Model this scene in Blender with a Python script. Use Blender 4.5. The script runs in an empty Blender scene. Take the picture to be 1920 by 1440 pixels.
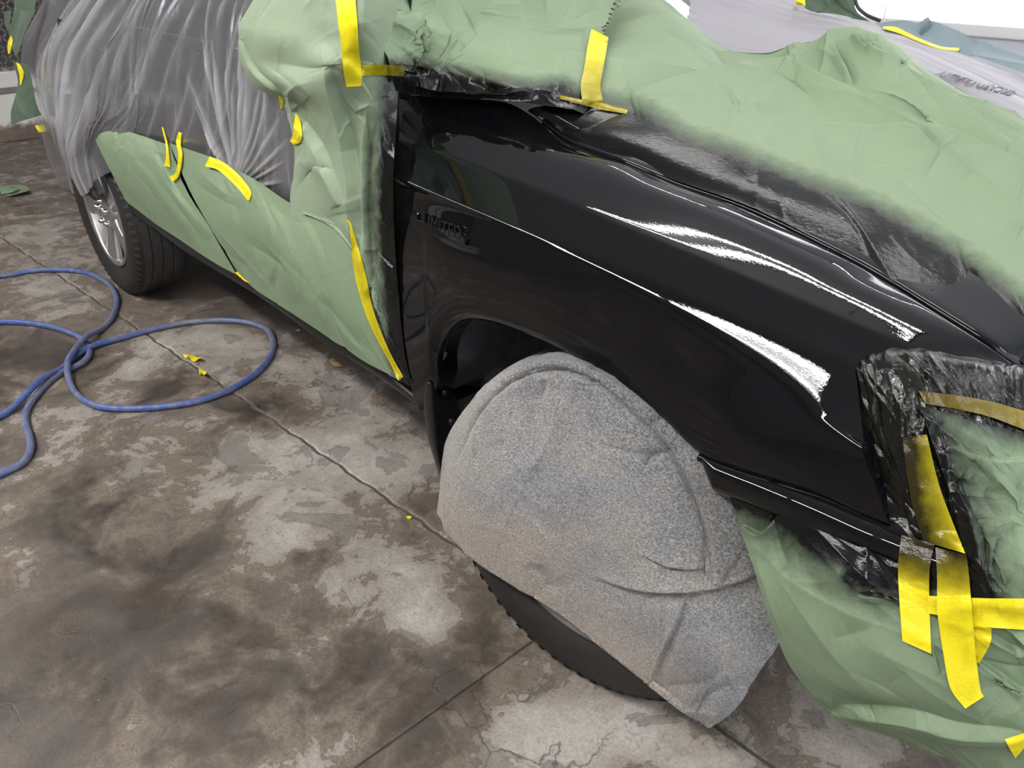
import bpy, math, random
import numpy as np
from mathutils import Vector, Matrix
from mathutils.bvhtree import BVHTree

S = bpy.context.scene
COL = S.collection
rng = np.random.default_rng(7)

# ------------------------------------------------------------------ camera
CAM = np.array([0.72693, -0.88980, 1.29595])
ROT = (1.0616755, -0.0041399, 0.8320980)
FPX = 1503.79
cd = bpy.data.cameras.new('camera')
cd.sensor_width = 36.0
cd.lens = FPX / 1920.0 * 36.0
cd.clip_start = 0.02
cam = bpy.data.objects.new('camera', cd)
cam.location = CAM
cam.rotation_euler = ROT
COL.objects.link(cam)
S.camera = cam

# ------------------------------------------------------------------ light
vs = S.view_settings
vs.view_transform = 'Standard'
vs.look = 'None'
vs.gamma = 1.0
vs.use_curve_mapping = False
vs.exposure = 0.75
W = bpy.data.worlds.new('world')
S.world = W
W.use_nodes = True
bg = W.node_tree.nodes['Background']
bg.inputs[0].default_value = (0.90, 0.95, 1.0, 1)
bg.inputs[1].default_value = 1.1


def area(name, loc, rot, sx, sy, power, color=(1, 1, 1)):
    d = bpy.data.lights.new(name, 'AREA')
    d.shape = 'RECTANGLE'
    d.size, d.size_y = sx, sy
    d.energy = power
    d.color = color
    o = bpy.data.objects.new(name, d)
    o.location = loc
    o.rotation_euler = rot
    COL.objects.link(o)
    return o


TUBE_EMIT = 55.0        # strength of the fluorescent tubes
WINDOW_EMIT = 2.4       # brightness of the daylit frosted window

# ------------------------------------------------------------------ helpers
RM = np.array(Matrix.Identity(3))
from mathutils import Euler
RM = np.array(Euler(ROT, 'XYZ').to_matrix())


def ray(px, py):
    return RM @ np.array([(px - 960) / FPX, -(py - 720) / FPX, -1.0])


def at(px, py, x=None, y=None, z=None):
    """world point seen at photo pixel (px, py) on the plane x=, y= or z="""
    d = ray(px, py)
    if y is not None:
        k = (y - CAM[1]) / d[1]
    elif z is not None:
        k = (z - CAM[2]) / d[2]
    else:
        k = (x - CAM[0]) / d[0]
    return CAM + d * k


def atplane(px, py, c, n):
    d = ray(px, py)
    k = np.dot(c - CAM, n) / np.dot(d, n)
    return CAM + d * k


def pix(P):
    q = (np.asarray(P).reshape(-1, 3) - CAM) @ RM
    return np.stack([960 - FPX * q[:, 0] / q[:, 2], 720 + FPX * q[:, 1] / q[:, 2]], 1)


def catmull(A, n, axis=0):
    A = np.moveaxis(np.asarray(A, float), axis, 0)
    m = len(A)
    if m == 2:
        t = np.linspace(0, 1, n).reshape((-1,) + (1,) * (A.ndim - 1))
        return np.moveaxis(A[0] * (1 - t) + A[1] * t, 0, axis)
    E = np.concatenate([[2 * A[0] - A[1]], A, [2 * A[-1] - A[-2]]])
    u = np.linspace(0, m - 1, n)
    i = np.clip(u.astype(int), 0, m - 2)
    t = (u - i).reshape((-1,) + (1,) * (A.ndim - 1))
    p0, p1, p2, p3 = E[i], E[i + 1], E[i + 2], E[i + 3]
    r = 0.5 * (2 * p1 + (p2 - p0) * t + (2 * p0 - 5 * p1 + 4 * p2 - p3) * t ** 2 + (3 * p1 - p0 - 3 * p2 + p3) * t ** 3)
    return np.moveaxis(r, 0, axis)


def resample(A, n):
    """smooth curve through points, resampled by arc length"""
    B = catmull(A, max(200, n * 8))
    s = np.concatenate([[0], np.cumsum(np.linalg.norm(np.diff(B, axis=0), axis=1))])
    t = np.linspace(0, s[-1], n)
    return np.stack([np.interp(t, s, B[:, k]) for k in range(B.shape[1])], 1)


def patch(ctrl, nu, nv):
    return catmull(catmull(ctrl, nu, 0), nv, 1)


def bspline_rows(R, n):
    """R [rows, cols, 3] -> n rows of a clamped cubic B-spline along axis 0"""
    m, p = len(R), 3
    kn = np.concatenate([np.zeros(p), np.linspace(0, 1, m - p + 1), np.ones(p)])
    u = np.clip(np.linspace(0, 1, n), 0, 1 - 1e-9)
    B = [((kn[i] <= u) & (u < kn[i + 1])).astype(float) for i in range(len(kn) - 1)]
    for d in range(1, p + 1):
        N = []
        for i in range(len(kn) - 1 - d):
            a = 0 if kn[i + d] == kn[i] else (u - kn[i]) / (kn[i + d] - kn[i]) * B[i]
            b = 0 if kn[i + d + 1] == kn[i + 1] else (kn[i + d + 1] - u) / (kn[i + d + 1] - kn[i + 1]) * B[i + 1]
            N.append(a + b)
        B = N
    B = np.stack(B, 1)
    return np.einsum('nm,mck->nck', B, R)


def normals(P, toward=True):
    du = np.gradient(P, axis=0)
    dv = np.gradient(P, axis=1)
    n = np.cross(du, dv)
    n /= np.linalg.norm(n, axis=2, keepdims=True) + 1e-12
    if toward:
        s = np.sign((n * (CAM - P)).sum(2).mean())
        n = n * s
    return n


def polydist(pts, poly):
    """distance, signed side and arc position (0..1) of 2-D points to a polyline"""
    poly = np.asarray(poly, float)
    a, b = poly[:-1], poly[1:]
    ab = b - a
    L = np.linalg.norm(ab, axis=1)
    best = np.full(len(pts), 1e9)
    side = np.zeros(len(pts))
    arc = np.zeros(len(pts))
    cum = np.concatenate([[0], np.cumsum(L)])
    for k in range(len(a)):
        r = pts - a[k]
        t = np.clip((r @ ab[k]) / (L[k] ** 2 + 1e-9), 0, 1)
        d = np.linalg.norm(r - t[:, None] * ab[k], axis=1)
        m = d < best
        best = np.where(m, d, best)
        side = np.where(m, np.sign(ab[k][0] * r[:, 1] - ab[k][1] * r[:, 0]), side)
        arc = np.where(m, (cum[k] + t * L[k]) / cum[-1], arc)
    return best, side, arc


def fold_lines(P, lines):
    """press folds into a grid: each line is (photo polyline, width px, depth m, kind) kind v = groove, r = ridge, s = step"""
    px = pix(P)
    n = normals(P)
    D = np.zeros(len(px))
    for poly, w, dep, kind in lines:
        d, sd, arc = polydist(px, catmull(poly, 6 * len(poly)))
        env = np.sin(np.clip(arc, 0.0, 1) * math.pi) ** 0.35
        if kind == 's':
            D += dep * sd * np.clip(d / (0.25 * w), 0, 1) * np.exp(-(d / w) ** 1.2) * env
        else:
            D += (dep if kind == 'r' else -dep) * np.exp(-(d / w) ** 1.15) * env
    return P + n * D.reshape(P.shape[:2] + (1,))


def crumple(P, count, amp, width, length, seed, bias=None, spread=math.pi):
    """random sharp creases, in metres on the sheet"""
    r = np.random.default_rng(seed)
    su = np.concatenate([[0], np.cumsum(np.linalg.norm(np.diff(P, axis=0), axis=2).mean(1))])
    sv = np.concatenate([[0], np.cumsum(np.linalg.norm(np.diff(P, axis=1), axis=2).mean(0))])
    U, V = np.meshgrid(su, sv, indexing='ij')
    D = np.zeros_like(U)
    for _ in range(count):
        u0, v0 = r.uniform(0, su[-1]), r.uniform(0, sv[-1])
        th = (bias if bias is not None else 0) + r.uniform(-.5, .5) * spread
        L = length * r.uniform(.4, 1.6)
        w = width * r.uniform(.4, 1.8)
        a = amp * r.normal()
        c, s = math.cos(th), math.sin(th)
        l = (U - u0) * c + (V - v0) * s
        d = -(U - u0) * s + (V - v0) * c + 0.15 * l * l / L * r.normal()
        ww = np.where(d > 0, w, w * r.uniform(.3, 2.2))
        D += a * np.exp(-np.abs(d) / ww) * np.exp(-(l / L) ** 2)
    return P + normals(P) * D[..., None]


def swell(P, amp, freq, seed, aniso=(1, 1)):
    r = np.random.default_rng(seed)
    X = P.reshape(-1, 3)
    D = np.zeros(len(X))
    for k in range(7):
        kv = r.normal(size=3) * freq * r.uniform(.5, 1.5)
        D += np.sin(X @ kv + r.uniform(0, 6.28)) / 7 ** .5
    return P + normals(P) * (amp * D).reshape(P.shape[:2] + (1,))


def tag(o, label=None, cat=None, group=None, kind=None):
    if label: o['label'] = label
    if cat: o['category'] = cat
    if group: o['group'] = group
    if kind: o['kind'] = kind
    return o


def link(name, me, mat=None, parent=None):
    o = bpy.data.objects.new(name, me)
    COL.objects.link(o)
    if mat is not None:
        me.materials.append(mat)
    if parent is not None:
        o.parent = parent
    return o


def mesh(name, V, F, mat=None, parent=None, smooth=True):
    me = bpy.data.meshes.new(name)
    me.from_pydata([tuple(map(float, v)) for v in V], [], [tuple(map(int, f)) for f in F])
    me.update()
    if smooth:
        me.polygons.foreach_set('use_smooth', [True] * len(me.polygons))
    return link(name, me, mat, parent)


BVH_SETS = []


def grid_faces(n, m):
    i = np.arange(n - 1)[:, None] * m + np.arange(m - 1)[None]
    return np.stack([i, i + 1, i + m + 1, i + m], -1).reshape(-1, 4)


def grid(name, P, mat=None, parent=None, attrs=None, drape=False, thick=0):
    n, m = P.shape[:2]
    V = P.reshape(-1, 3)
    F = grid_faces(n, m)
    nn = normals(P, False)
    if (nn * (CAM - P)).sum() > 0:
        F = F[:, ::-1]
    me = bpy.data.meshes.new(name)
    me.vertices.add(len(V))
    me.vertices.foreach_set('co', V.astype(np.float32).ravel())
    me.loops.add(F.size)
    me.loops.foreach_set('vertex_index', F.astype(np.int32).ravel())
    me.polygons.add(len(F))
    me.polygons.foreach_set('loop_start', np.arange(0, F.size, 4, dtype=np.int32))
    me.polygons.foreach_set('use_smooth', np.ones(len(F), bool))
    me.update(calc_edges=True)
    me.validate()
    for k, a in (attrs or {}).items():
        at_ = me.attributes.new(k, 'FLOAT', 'POINT')
        at_.data.foreach_set('value', np.asarray(a, np.float32).ravel())
    o = link(name, me, mat, parent)
    if thick:
        md = o.modifiers.new('thickness', 'SOLIDIFY')
        md.thickness = thick
        md.offset = -1
    if drape:
        BVH_SETS.append((V, F))
    return o


_bvh = []


def cast(d):
    """nearest draped surface along a ray from the camera"""
    while len(_bvh) < len(BVH_SETS):
        V, F = BVH_SETS[len(_bvh)]
        _bvh.append(BVHTree.FromPolygons(V.tolist(), F.tolist()))
    best = None
    for t in _bvh:
        h = t.ray_cast(Vector(CAM), Vector(d))
        if h[0] is not None and (best is None or h[3] < best):
            best = h[3]
    return best


def hit(px, py, off=0.003):
    d = ray(px, py)
    d = d / np.linalg.norm(d)
    dist = cast(d)
    if dist is None:
        return None
    return CAM + d * (dist - off)


def empty(name, loc=(0, 0, 0)):
    o = bpy.data.objects.new(name, None)
    o.location = loc
    o.empty_display_size = .1
    COL.objects.link(o)
    return o


def box(name, a, b, mat, parent=None, bevel=0.0):
    (x0, y0, z0), (x1, y1, z1) = a, b
    V = [(x0, y0, z0), (x1, y0, z0), (x1, y1, z0), (x0, y1, z0), (x0, y0, z1), (x1, y0, z1), (x1, y1, z1), (x0, y1, z1)]
    F = [(0, 3, 2, 1), (4, 5, 6, 7), (0, 1, 5, 4), (1, 2, 6, 5), (2, 3, 7, 6), (3, 0, 4, 7)]
    o = mesh(name, V, F, mat, parent, smooth=False)
    if bevel:
        md = o.modifiers.new('bevel', 'BEVEL')
        md.width = bevel
        md.segments = 3
    return o


def tube(name, pts, r, mat, parent=None, n=12, k=400, caps=True):
    C = resample(pts, k)
    T = np.gradient(C, axis=0)
    T /= np.linalg.norm(T, axis=1, keepdims=True)
    up = np.array([0, 0, 1.0]) if abs(T[0][2]) < .9 else np.array([1.0, 0, 0])
    N = []
    v = up - T[0] * np.dot(up, T[0])
    for t in T:
        v = v - t * np.dot(v, t)
        v = v / np.linalg.norm(v)
        N.append(v.copy())
    N = np.array(N)
    Bn = np.cross(T, N)
    a = np.linspace(0, 2 * np.pi, n, endpoint=False)
    P = C[:, None] + r * (N[:, None] * np.cos(a)[None, :, None] + Bn[:, None] * np.sin(a)[None, :, None])
    V = P.reshape(-1, 3)
    F = []
    for i in range(k - 1):
        for j in range(n):
            F.append((i * n + j, i * n + (j + 1) % n, (i + 1) * n + (j + 1) % n, (i + 1) * n + j))
    if caps:
        F.append(tuple(range(n - 1, -1, -1)))
        F.append(tuple((k - 1) * n + j for j in range(n)))
    return mesh(name, V, F, mat, parent)


def lathe(name, prof, mat, parent=None, n=96, centre=(0, 0, 0), rz=0.0):
    """profile (radius, depth) spun about the wheel axis; depth 0 is the outer face, positive goes inboard (+y)"""
    a = np.linspace(0, 2 * np.pi, n, endpoint=False)
    V = []
    for (r, d) in prof:
        for t in a:
            V.append((r * math.cos(t), d, r * math.sin(t)))
    F = []
    for i in range(len(prof) - 1):
        for j in range(n):
            F.append((i * n + j, (i + 1) * n + j, (i + 1) * n + (j + 1) % n, i * n + (j + 1) % n))
    return mesh(name, V, F, mat, parent)


# ------------------------------------------------------------------ materials
class NT:
    def __init__(s, name):
        s.m = bpy.data.materials.new(name)
        s.m.use_nodes = True
        s.t = s.m.node_tree
        s.b = s.t.nodes['Principled BSDF']
        s.o = s.t.nodes['Material Output']

    def n(s, ty, **kw):
        x = s.t.nodes.new(ty)
        for k, v in kw.items():
            if k.startswith('i_'):
                x.inputs[k[2:].replace('_', ' ')].default_value = v
            else:
                setattr(x, k, v)
        return x

    def l(s, a, b):
        s.t.links.new(a, b)

    def coord(s, scale=(1, 1, 1)):
        t = s.n('ShaderNodeNewGeometry')
        m = s.n('ShaderNodeMapping')
        m.inputs['Scale'].default_value = scale
        s.l(t.outputs['Position'], m.inputs['Vector'])
        return m.outputs[0]

    def noise(s, vec, scale, detail=4, rough=.55, dist=0):
        x = s.n('ShaderNodeTexNoise')
        x.inputs['Scale'].default_value = scale
        x.inputs['Detail'].default_value = detail
        x.inputs['Roughness'].default_value = rough
        x.inputs['Distortion'].default_value = dist
        s.l(vec, x.inputs['Vector'])
        return x.outputs['Fac']

    def ramp(s, fac, stops):
        x = s.n('ShaderNodeValToRGB')
        e = x.color_ramp.elements
        while len(e) < len(stops):
            e.new(.5)
        for k, (p, c) in enumerate(stops):
            e[k].position = p
            e[k].color = (*c, 1) if len(c) == 3 else c
        s.l(fac, x.inputs[0])
        return x.outputs[0]

    def mix(s, fac, a, b, mode='MIX'):
        x = s.n('ShaderNodeMix', data_type='RGBA', blend_type=mode)
        for sock, v in ((0, fac), (6, a), (7, b)):
            if hasattr(v, 'is_linked'):
                s.l(v, x.inputs[sock])
            else:
                x.inputs[sock].default_value = v if sock == 0 else ((*v, 1) if len(v) == 3 else v)
        return x.outputs[2]

    def math(s, op, a, b=0.0, clamp=False):
        x = s.n('ShaderNodeMath', operation=op, use_clamp=clamp)
        for k, v in ((0, a), (1, b)):
            if hasattr(v, 'is_linked'):
                s.l(v, x.inputs[k])
            else:
                x.inputs[k].default_value = v
        return x.outputs[0]

    def attr(s, name):
        x = s.n('ShaderNodeAttribute', attribute_name=name)
        return x.outputs['Fac']

    def bump(s, h, strength, dist):
        x = s.n('ShaderNodeBump')
        x.inputs['Strength'].default_value = strength
        x.inputs['Distance'].default_value = dist
        s.l(h, x.inputs['Height'])
        s.l(x.outputs[0], s.b.inputs['Normal'])
        return x

    def set(s, **kw):
        names = dict(color='Base Color', rough='Roughness', metal='Metallic', spec='Specular IOR Level', coat='Coat Weight',
                     crough='Coat Roughness', sheen='Sheen Weight', emit='Emission Color', estr='Emission Strength', trans='Transmission Weight', alpha='Alpha')
        for k, v in kw.items():
            i = s.b.inputs[names[k]]
            if hasattr(v, 'is_linked'):
                s.l(v, i)
            else:
                i.default_value = (*v, 1) if isinstance(v, tuple) and len(v) == 3 else v
        return s


def simple(name, color, rough=.5, metal=0.0, spec=.5, var=0.0, vscale=20, bump=0.0, bscale=60, coat=0.0):
    m = NT(name)
    m.set(rough=rough, metal=metal, spec=spec, coat=coat)
    v = m.coord()
    if var:
        f = m.noise(v, vscale)
        m.set(color=m.mix(f, tuple(c * (1 - var) for c in color), tuple(min(1, c * (1 + var)) for c in color)))
    else:
        m.set(color=color)
    if bump:
        m.bump(m.noise(v, bscale), bump, .004)
    return m.m


# black wet paint
m = NT('wet_black_paint')
m.set(color=(.0035, .0038, .0045), rough=.014, spec=.45)
m.bump(m.noise(m.coord(), 260, 2), .012, .002)
PAINT = m.m


def paper_mat(name, green, dark=False):
    m = NT(name)
    v = m.coord()
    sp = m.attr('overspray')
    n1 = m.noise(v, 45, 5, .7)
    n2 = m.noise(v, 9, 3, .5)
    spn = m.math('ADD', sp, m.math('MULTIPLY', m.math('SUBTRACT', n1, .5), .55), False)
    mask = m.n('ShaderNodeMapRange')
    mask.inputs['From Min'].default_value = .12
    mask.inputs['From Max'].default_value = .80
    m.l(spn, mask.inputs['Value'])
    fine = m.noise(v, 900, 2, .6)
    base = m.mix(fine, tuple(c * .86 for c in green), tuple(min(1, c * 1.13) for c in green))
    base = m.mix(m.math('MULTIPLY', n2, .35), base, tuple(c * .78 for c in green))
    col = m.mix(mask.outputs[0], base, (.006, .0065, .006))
    m.set(color=col, spec=.35)
    rr = m.n('ShaderNodeMapRange')
    rr.inputs['From Min'].default_value = .45
    rr.inputs['From Max'].default_value = 1.0
    rr.inputs['To Min'].default_value = .62
    rr.inputs['To Max'].default_value = .10
    m.l(spn, rr.inputs['Value'])
    m.set(rough=rr.outputs[0])
    m.bump(m.noise(v, 130, 5, .6), .16, .006)
    return m.m


PAPER = paper_mat('green_masking_paper', (.222, .298, .186))
PAPER_PALE = paper_mat('pale_green_masking_paper', (.285, .36, .245))
PAPER_DARK = paper_mat('dark_green_masking_paper', (.085, .125, .085))
PAPER_BLUE = paper_mat('blue_green_masking_paper', (.19, .25, .275))


def tape_mat(name, col, grime):
    m = NT(name)
    v = m.coord()
    sp = m.attr('overspray')
    n1 = m.noise(v, 60, 5, .7)
    f = m.math('ADD', m.math('MULTIPLY', sp, 1.25), m.math('MULTIPLY', m.math('MULTIPLY', m.math('SUBTRACT', n1, .5), .7), m.math('MULTIPLY', sp, 3.0, True)), True)
    f = m.math('POWER', f, .42, True)
    c = m.mix(m.noise(v, 30), tuple(x * .9 for x in col), tuple(min(1, x * 1.08) for x in col))
    m.set(color=m.mix(f, c, grime), rough=m.mix(f, (.42, .42, .42), (.10, .10, .10)), spec=.4)
    m.bump(m.noise(v, 220, 4, .6), .22, .004)
    return m.m


TAPE = tape_mat('yellow_masking_tape', (.86, .72, .012), (.028, .022, .006))
TAPE_BROWN = tape_mat('oversprayed_masking_tape', (.36, .27, .02), (.014, .011, .004))

m = NT('black_sprayed_film')
v = m.coord()
m.set(color=m.mix(m.noise(v, 25), (.003, .003, .003), (.010, .009, .005)), rough=.08, spec=.55)
m.bump(m.noise(v, 90, 5, .6, 1.5), .25, .006)
FILM_BLACK = m.m

m = NT('clear_plastic_film')
v = m.coord()
milk = m.attr('milk')
g = m.n('ShaderNodeBsdfGlossy')
g.inputs['Roughness'].default_value = .10
g.inputs['Color'].default_value = (.95, .95, 1, 1)
tr = m.n('ShaderNodeBsdfTransparent')
tr.inputs['Color'].default_value = (.86, .86, .88, 1)
df = m.n('ShaderNodeBsdfDiffuse')
df.inputs['Color'].default_value = (.57, .57, .60, 1)
tl = m.n('ShaderNodeBsdfTranslucent')
tl.inputs['Color'].default_value = (.57, .57, .60, 1)
body = m.n('ShaderNodeMixShader')
body.inputs[0].default_value = .35
m.l(df.outputs[0], body.inputs[1])
m.l(tl.outputs[0], body.inputs[2])
ms = m.n('ShaderNodeMixShader')
m.l(m.math('MULTIPLY', milk, 1.0, True), ms.inputs[0])
m.l(tr.outputs[0], ms.inputs[1])
m.l(body.outputs[0], ms.inputs[2])
fr = m.n('ShaderNodeFresnel')
fr.inputs['IOR'].default_value = 1.5
m2 = m.n('ShaderNodeMixShader')
m.l(m.math('MULTIPLY', fr.outputs[0], 1.1, True), m2.inputs[0])
m.l(ms.outputs[0], m2.inputs[1])
m.l(g.outputs[0], m2.inputs[2])
bp = m.n('ShaderNodeBump')
bp.inputs['Strength'].default_value = .2
bp.inputs['Distance'].default_value = .006
m.l(m.noise(v, 70, 5, .6, 1.0), bp.inputs['Height'])
for k in (g, fr, df):
    m.l(bp.outputs[0], k.inputs['Normal'])
m.l(m2.outputs[0], m.o.inputs['Surface'])
PLASTIC = m.m

m = NT('grey_terry_towel')
v = m.coord()
vo = m.n('ShaderNodeTexVoronoi')
vo.inputs['Scale'].default_value = 330
m.l(v, vo.inputs['Vector'])
n1 = m.noise(v, 6, 4, .6)
n2 = m.noise(v, 240, 3, .7)
bl = m.ramp(n1, [(.36, (.23, .235, .26)), (.48, (.35, .345, .36)), (.60, (.43, .40, .355))])
grime = m.attr('overspray')
bl = m.mix(m.math('MULTIPLY', grime, 1.0, True), bl, (.52, .42, .32))
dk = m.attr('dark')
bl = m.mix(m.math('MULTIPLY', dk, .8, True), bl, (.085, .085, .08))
n2 = m.ramp(n2, [(.36, (0, 0, 0)), (.66, (1, 1, 1))])
bl = m.mix(n2, m.mix(.42, bl, (0, 0, 0)), m.mix(.22, bl, (.9, .9, .9)))
m.set(color=bl, rough=.95, spec=.1, sheen=.25)
h = m.math('ADD', m.math('MULTIPLY', m.noise(v, 300, 4, .7), .8), m.math('MULTIPLY', vo.outputs['Distance'], .5))
m.bump(h, .8, .006)
TOWEL = m.m

m = NT('tyre_rubber')
v = m.coord()
m.set(color=m.mix(m.noise(v, 40, 5, .7), (.015, .014, .0135), (.032, .028, .026)), rough=.6, spec=.35)
m.bump(m.noise(v, 160, 4), .15, .003)
RUBBER = m.m
TREAD = simple('worn_tread_rubber', (.045, .043, .041), .42, var=.5, vscale=60, bump=.3, bscale=90)
ALLOY = simple('silver_alloy', (.46, .45, .45), .30, metal=.85, var=.08)
CHROME = simple('bright_steel', (.72, .71, .70), .18, metal=1.0)
PLASTIC_BLACK = simple('black_plastic', (.010, .010, .011), .42, bump=.1, bscale=200)
LINER = simple('dusty_black_felt', (.085, .085, .10), .85, var=.6, vscale=30, bump=.5, bscale=120)
GAP = simple('gap_black', (.002, .002, .003), .6)
GLASS_DARK = simple('dark_window_glass', (.012, .013, .014), .06)
SEAT = simple('grey_seat_fabric', (.20, .20, .21), .9)
BODY_GREY = simple('dark_grey_paint', (.035, .036, .040), .25)
WALLWHITE = NT('peeling_white_wall_paint')
m = WALLWHITE
v = m.coord()
geo = m.n('ShaderNodeNewGeometry')
sz = m.n('ShaderNodeSeparateXYZ')
m.l(geo.outputs['Position'], sz.inputs[0])
hz = m.math('ADD', sz.outputs['Z'], m.math('MULTIPLY', m.math('SUBTRACT', m.noise(v, 9, 6, .7), .5), .16))
pk = m.ramp(hz, [(.075, (.10, .075, .06)), (.10, (.30, .25, .21)), (.125, (.74, .72, .68))])
m.set(color=m.mix(m.math('MULTIPLY', m.noise(v, 5, 4), .2), pk, (.5, .47, .43)), rough=.7)
WALLWHITE = m.m
WALLPALE = simple('pale_lilac_wall_paint', (.80, .83, .93), .6, var=.04, vscale=2)
CEILING = simple('grey_ceiling_panels', (.66, .67, .70), .7, var=.08, vscale=2)
RUST = simple('grey_brown_expanded_metal', (.16, .13, .125), .55, var=.2)
DARKWALL = simple('dark_brown_backing', (.06, .05, .05), .8, var=.3, vscale=4)
HOSE = NT('scuffed_blue_hose_rubber')
m = HOSE
v = m.coord()
f = m.ramp(m.noise(v, 38, 6, .75), [(.47, (0, 0, 0)), (.60, (1, 1, 1))])
g2 = m.math('ADD', m.math('MULTIPLY', f, .7), m.math('MULTIPLY', m.attr('dust'), .45), True)
m.set(color=m.mix(g2, (.055, .10, .32), (.19, .19, .21)), rough=.42)
HOSE = m.m
def tube_mat(strength):
    m = NT('lit_fluorescent_tube')
    m.set(color=(1, 1, 1), emit=(1, .985, .96), estr=strength)
    return m.m


REFL = simple('white_fixture_enamel', (.34, .34, .34), .4)
DIMENAMEL = simple('dull_grey_fixture_enamel', (.10, .10, .10), .6)
WINDOWLIT = NT('frosted_daylight_glazing')
WINDOWLIT.set(color=(.8, .8, .8), emit=(.97, .985, 1), estr=WINDOW_EMIT)
WINDOWLIT = WINDOWLIT.m

# concrete
m = NT('stained_concrete')
v = m.coord()
st = m.attr('stain')
warp = m.noise(v, 5.5, 12, .62, .9)
mid = m.noise(v, 24, 9, .66, .6)
finen = m.noise(v, 150, 6, .75)
sval = m.math('ADD', st, m.math('ADD', m.math('MULTIPLY', m.math('SUBTRACT', warp, .5), 2.4), m.math('MULTIPLY', m.math('SUBTRACT', mid, .5), 1.15)))
sv01 = m.math('ADD', m.math('MULTIPLY', sval, .5), .5, True)
base = m.ramp(sv01, [(.10, (.055, .044, .037)), (.28, (.098, .078, .063)), (.40, (.158, .127, .101)), (.475, (.20, .162, .131)), (.503, (.125, .098, .079)),
                     (.522, (.27, .235, .203)), (.72, (.36, .325, .29)), (.95, (.46, .43, .39))])
rustf = m.ramp(m.noise(v, 3.1, 5, .6), [(.52, (0, 0, 0)), (.72, (1, 1, 1))])
base = m.mix(m.math('MULTIPLY', rustf, .35), base, m.mix(.5, base, (.20, .135, .075)))
base = m.mix(m.ramp(finen, [(.42, (0, 0, 0)), (.75, (.85, .85, .85))]), base, m.mix(.55, base, (.02, .017, .014)))
pit = m.ramp(m.noise(v, 55, 7, .8), [(.56, (0, 0, 0)), (.64, (1, 1, 1))])
base = m.mix(m.math('MULTIPLY', pit, .45), base, (.05, .042, .036))
wet = m.noise(v, 3.4, 9, .60, 1.6)
wetm = m.ramp(wet, [(.545, (0, 0, 0)), (.556, (1, 1, 1)), (.566, (.55, .55, .55)), (.70, (.68, .68, .68))])
base = m.mix(m.math('MULTIPLY', wetm, .72), base, (.082, .070, .063))
# fine cracks
vc = m.n('ShaderNodeTexVoronoi', feature='DISTANCE_TO_EDGE')
vc.inputs['Scale'].default_value = 2.3
wv = m.n('ShaderNodeVectorMath', operation='ADD')
nz = m.n('ShaderNodeTexNoise')
nz.inputs['Scale'].default_value = 7
nz.inputs['Detail'].default_value = 6
m.l(v, nz.inputs['Vector'])
sc = m.n('ShaderNodeVectorMath', operation='SCALE')
sc.inputs['Scale'].default_value = .30
m.l(nz.outputs['Color'], sc.inputs[0])
m.l(v, wv.inputs[0])
m.l(sc.outputs[0], wv.inputs[1])
m.l(wv.outputs[0], vc.inputs['Vector'])
ck = m.ramp(vc.outputs['Distance'], [(.0, (1, 1, 1)), (.010, (0, 0, 0))])
ckm = m.math('MULTIPLY', ck, m.math('MULTIPLY', m.ramp(m.noise(v, 1.7, 2), [(.5, (0, 0, 0)), (.6, (1, 1, 1))]), .75))
base = m.mix(ckm, base, (.05, .042, .036))
# paint flecks
vf = m.n('ShaderNodeTexVoronoi')
vf.inputs['Scale'].default_value = 34
m.l(v, vf.inputs['Vector'])
fl = m.ramp(vf.outputs['Distance'], [(.035, (1, 1, 1)), (.06, (0, 0, 0))])
flm = m.math('MULTIPLY', fl, m.ramp(m.noise(v, 4.3, 3), [(.60, (0, 0, 0)), (.63, (1, 1, 1))]))
base = m.mix(flm, base, (.62, .60, .55))
m.set(color=base, spec=.4)
m.set(rough=m.ramp(sv01, [(.2, (.38, .38, .38)), (.5, (.72, .72, .72))]))
hh = m.math('ADD', m.math('MULTIPLY', sv01, .5), m.math('SUBTRACT', m.math('MULTIPLY', finen, .35), m.math('MULTIPLY', ckm, 1.0)))
m.bump(hh, .32, .008)
CONCRETE = m.m

# ------------------------------------------------------------------ the room
BL = [  # photo pixel, radius (m), weight: + pale dry concrete, - dark stain
    (620, 860, .20, .8), (560, 1000, .10, .7), (700, 1080, .10, .8), (790, 1150, .07, .9), (800, 1180, .05, .6), (400, 925, .05, .7), (480, 850, .12, .4),
    (330, 640, .16, .6), (450, 650, .14, .6), (250, 690, .07, .5), (100, 560, .25, .35), (80, 440, .45, .30), (300, 450, .3, .3), (620, 735, .14, .5), (560, 690, .1, .3),
    (1050, 1400, .10, .9), (1180, 1350, .08, .8), (940, 1420, .07, .5), (250, 880, .06, .4), (160, 800, .06, .4), (740, 880, .1, .4), (540, 1110, .03, .6), (860, 820, .07, -.4),
    (300, 740, .10, -.6), (60, 680, .14, -.7), (160, 690, .08, -.5), (200, 1150, .22, -.45), (330, 1060, .12, -.3), (120, 950, .15, -.45), (420, 1280, .18, -.4), (700, 1230, .10, -.35),
    (610, 1040, .05, -.7), (680, 1085, .035, -.8), (560, 1040, .03, -.5), (510, 760, .12, -.5), (440, 510, .25, -.6), (560, 600, .16, -.45), (300, 560, .10, -.3), (900, 1280, .10, -.3), (850, 950, .1, -.25),
    (1350, 1300, .14, .0), (1500, 1360, .10, .25), (1250, 1400, .07, .2), (1600, 1420, .12, .2), (20, 640, .2, -.3), (480, 1160, .12, -.35), (80, 1380, .2, -.2), (250, 470, .12, -.35),
    (200, 395, .2, -.2), (60, 330, .4, .15), (760, 1330, .12, -.25), (660, 950, .06, -.25), (950, 1330, .06, .3)]
blw = [(at(a, b, z=0)[:2], r, w) for a, b, r, w in BL]


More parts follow.
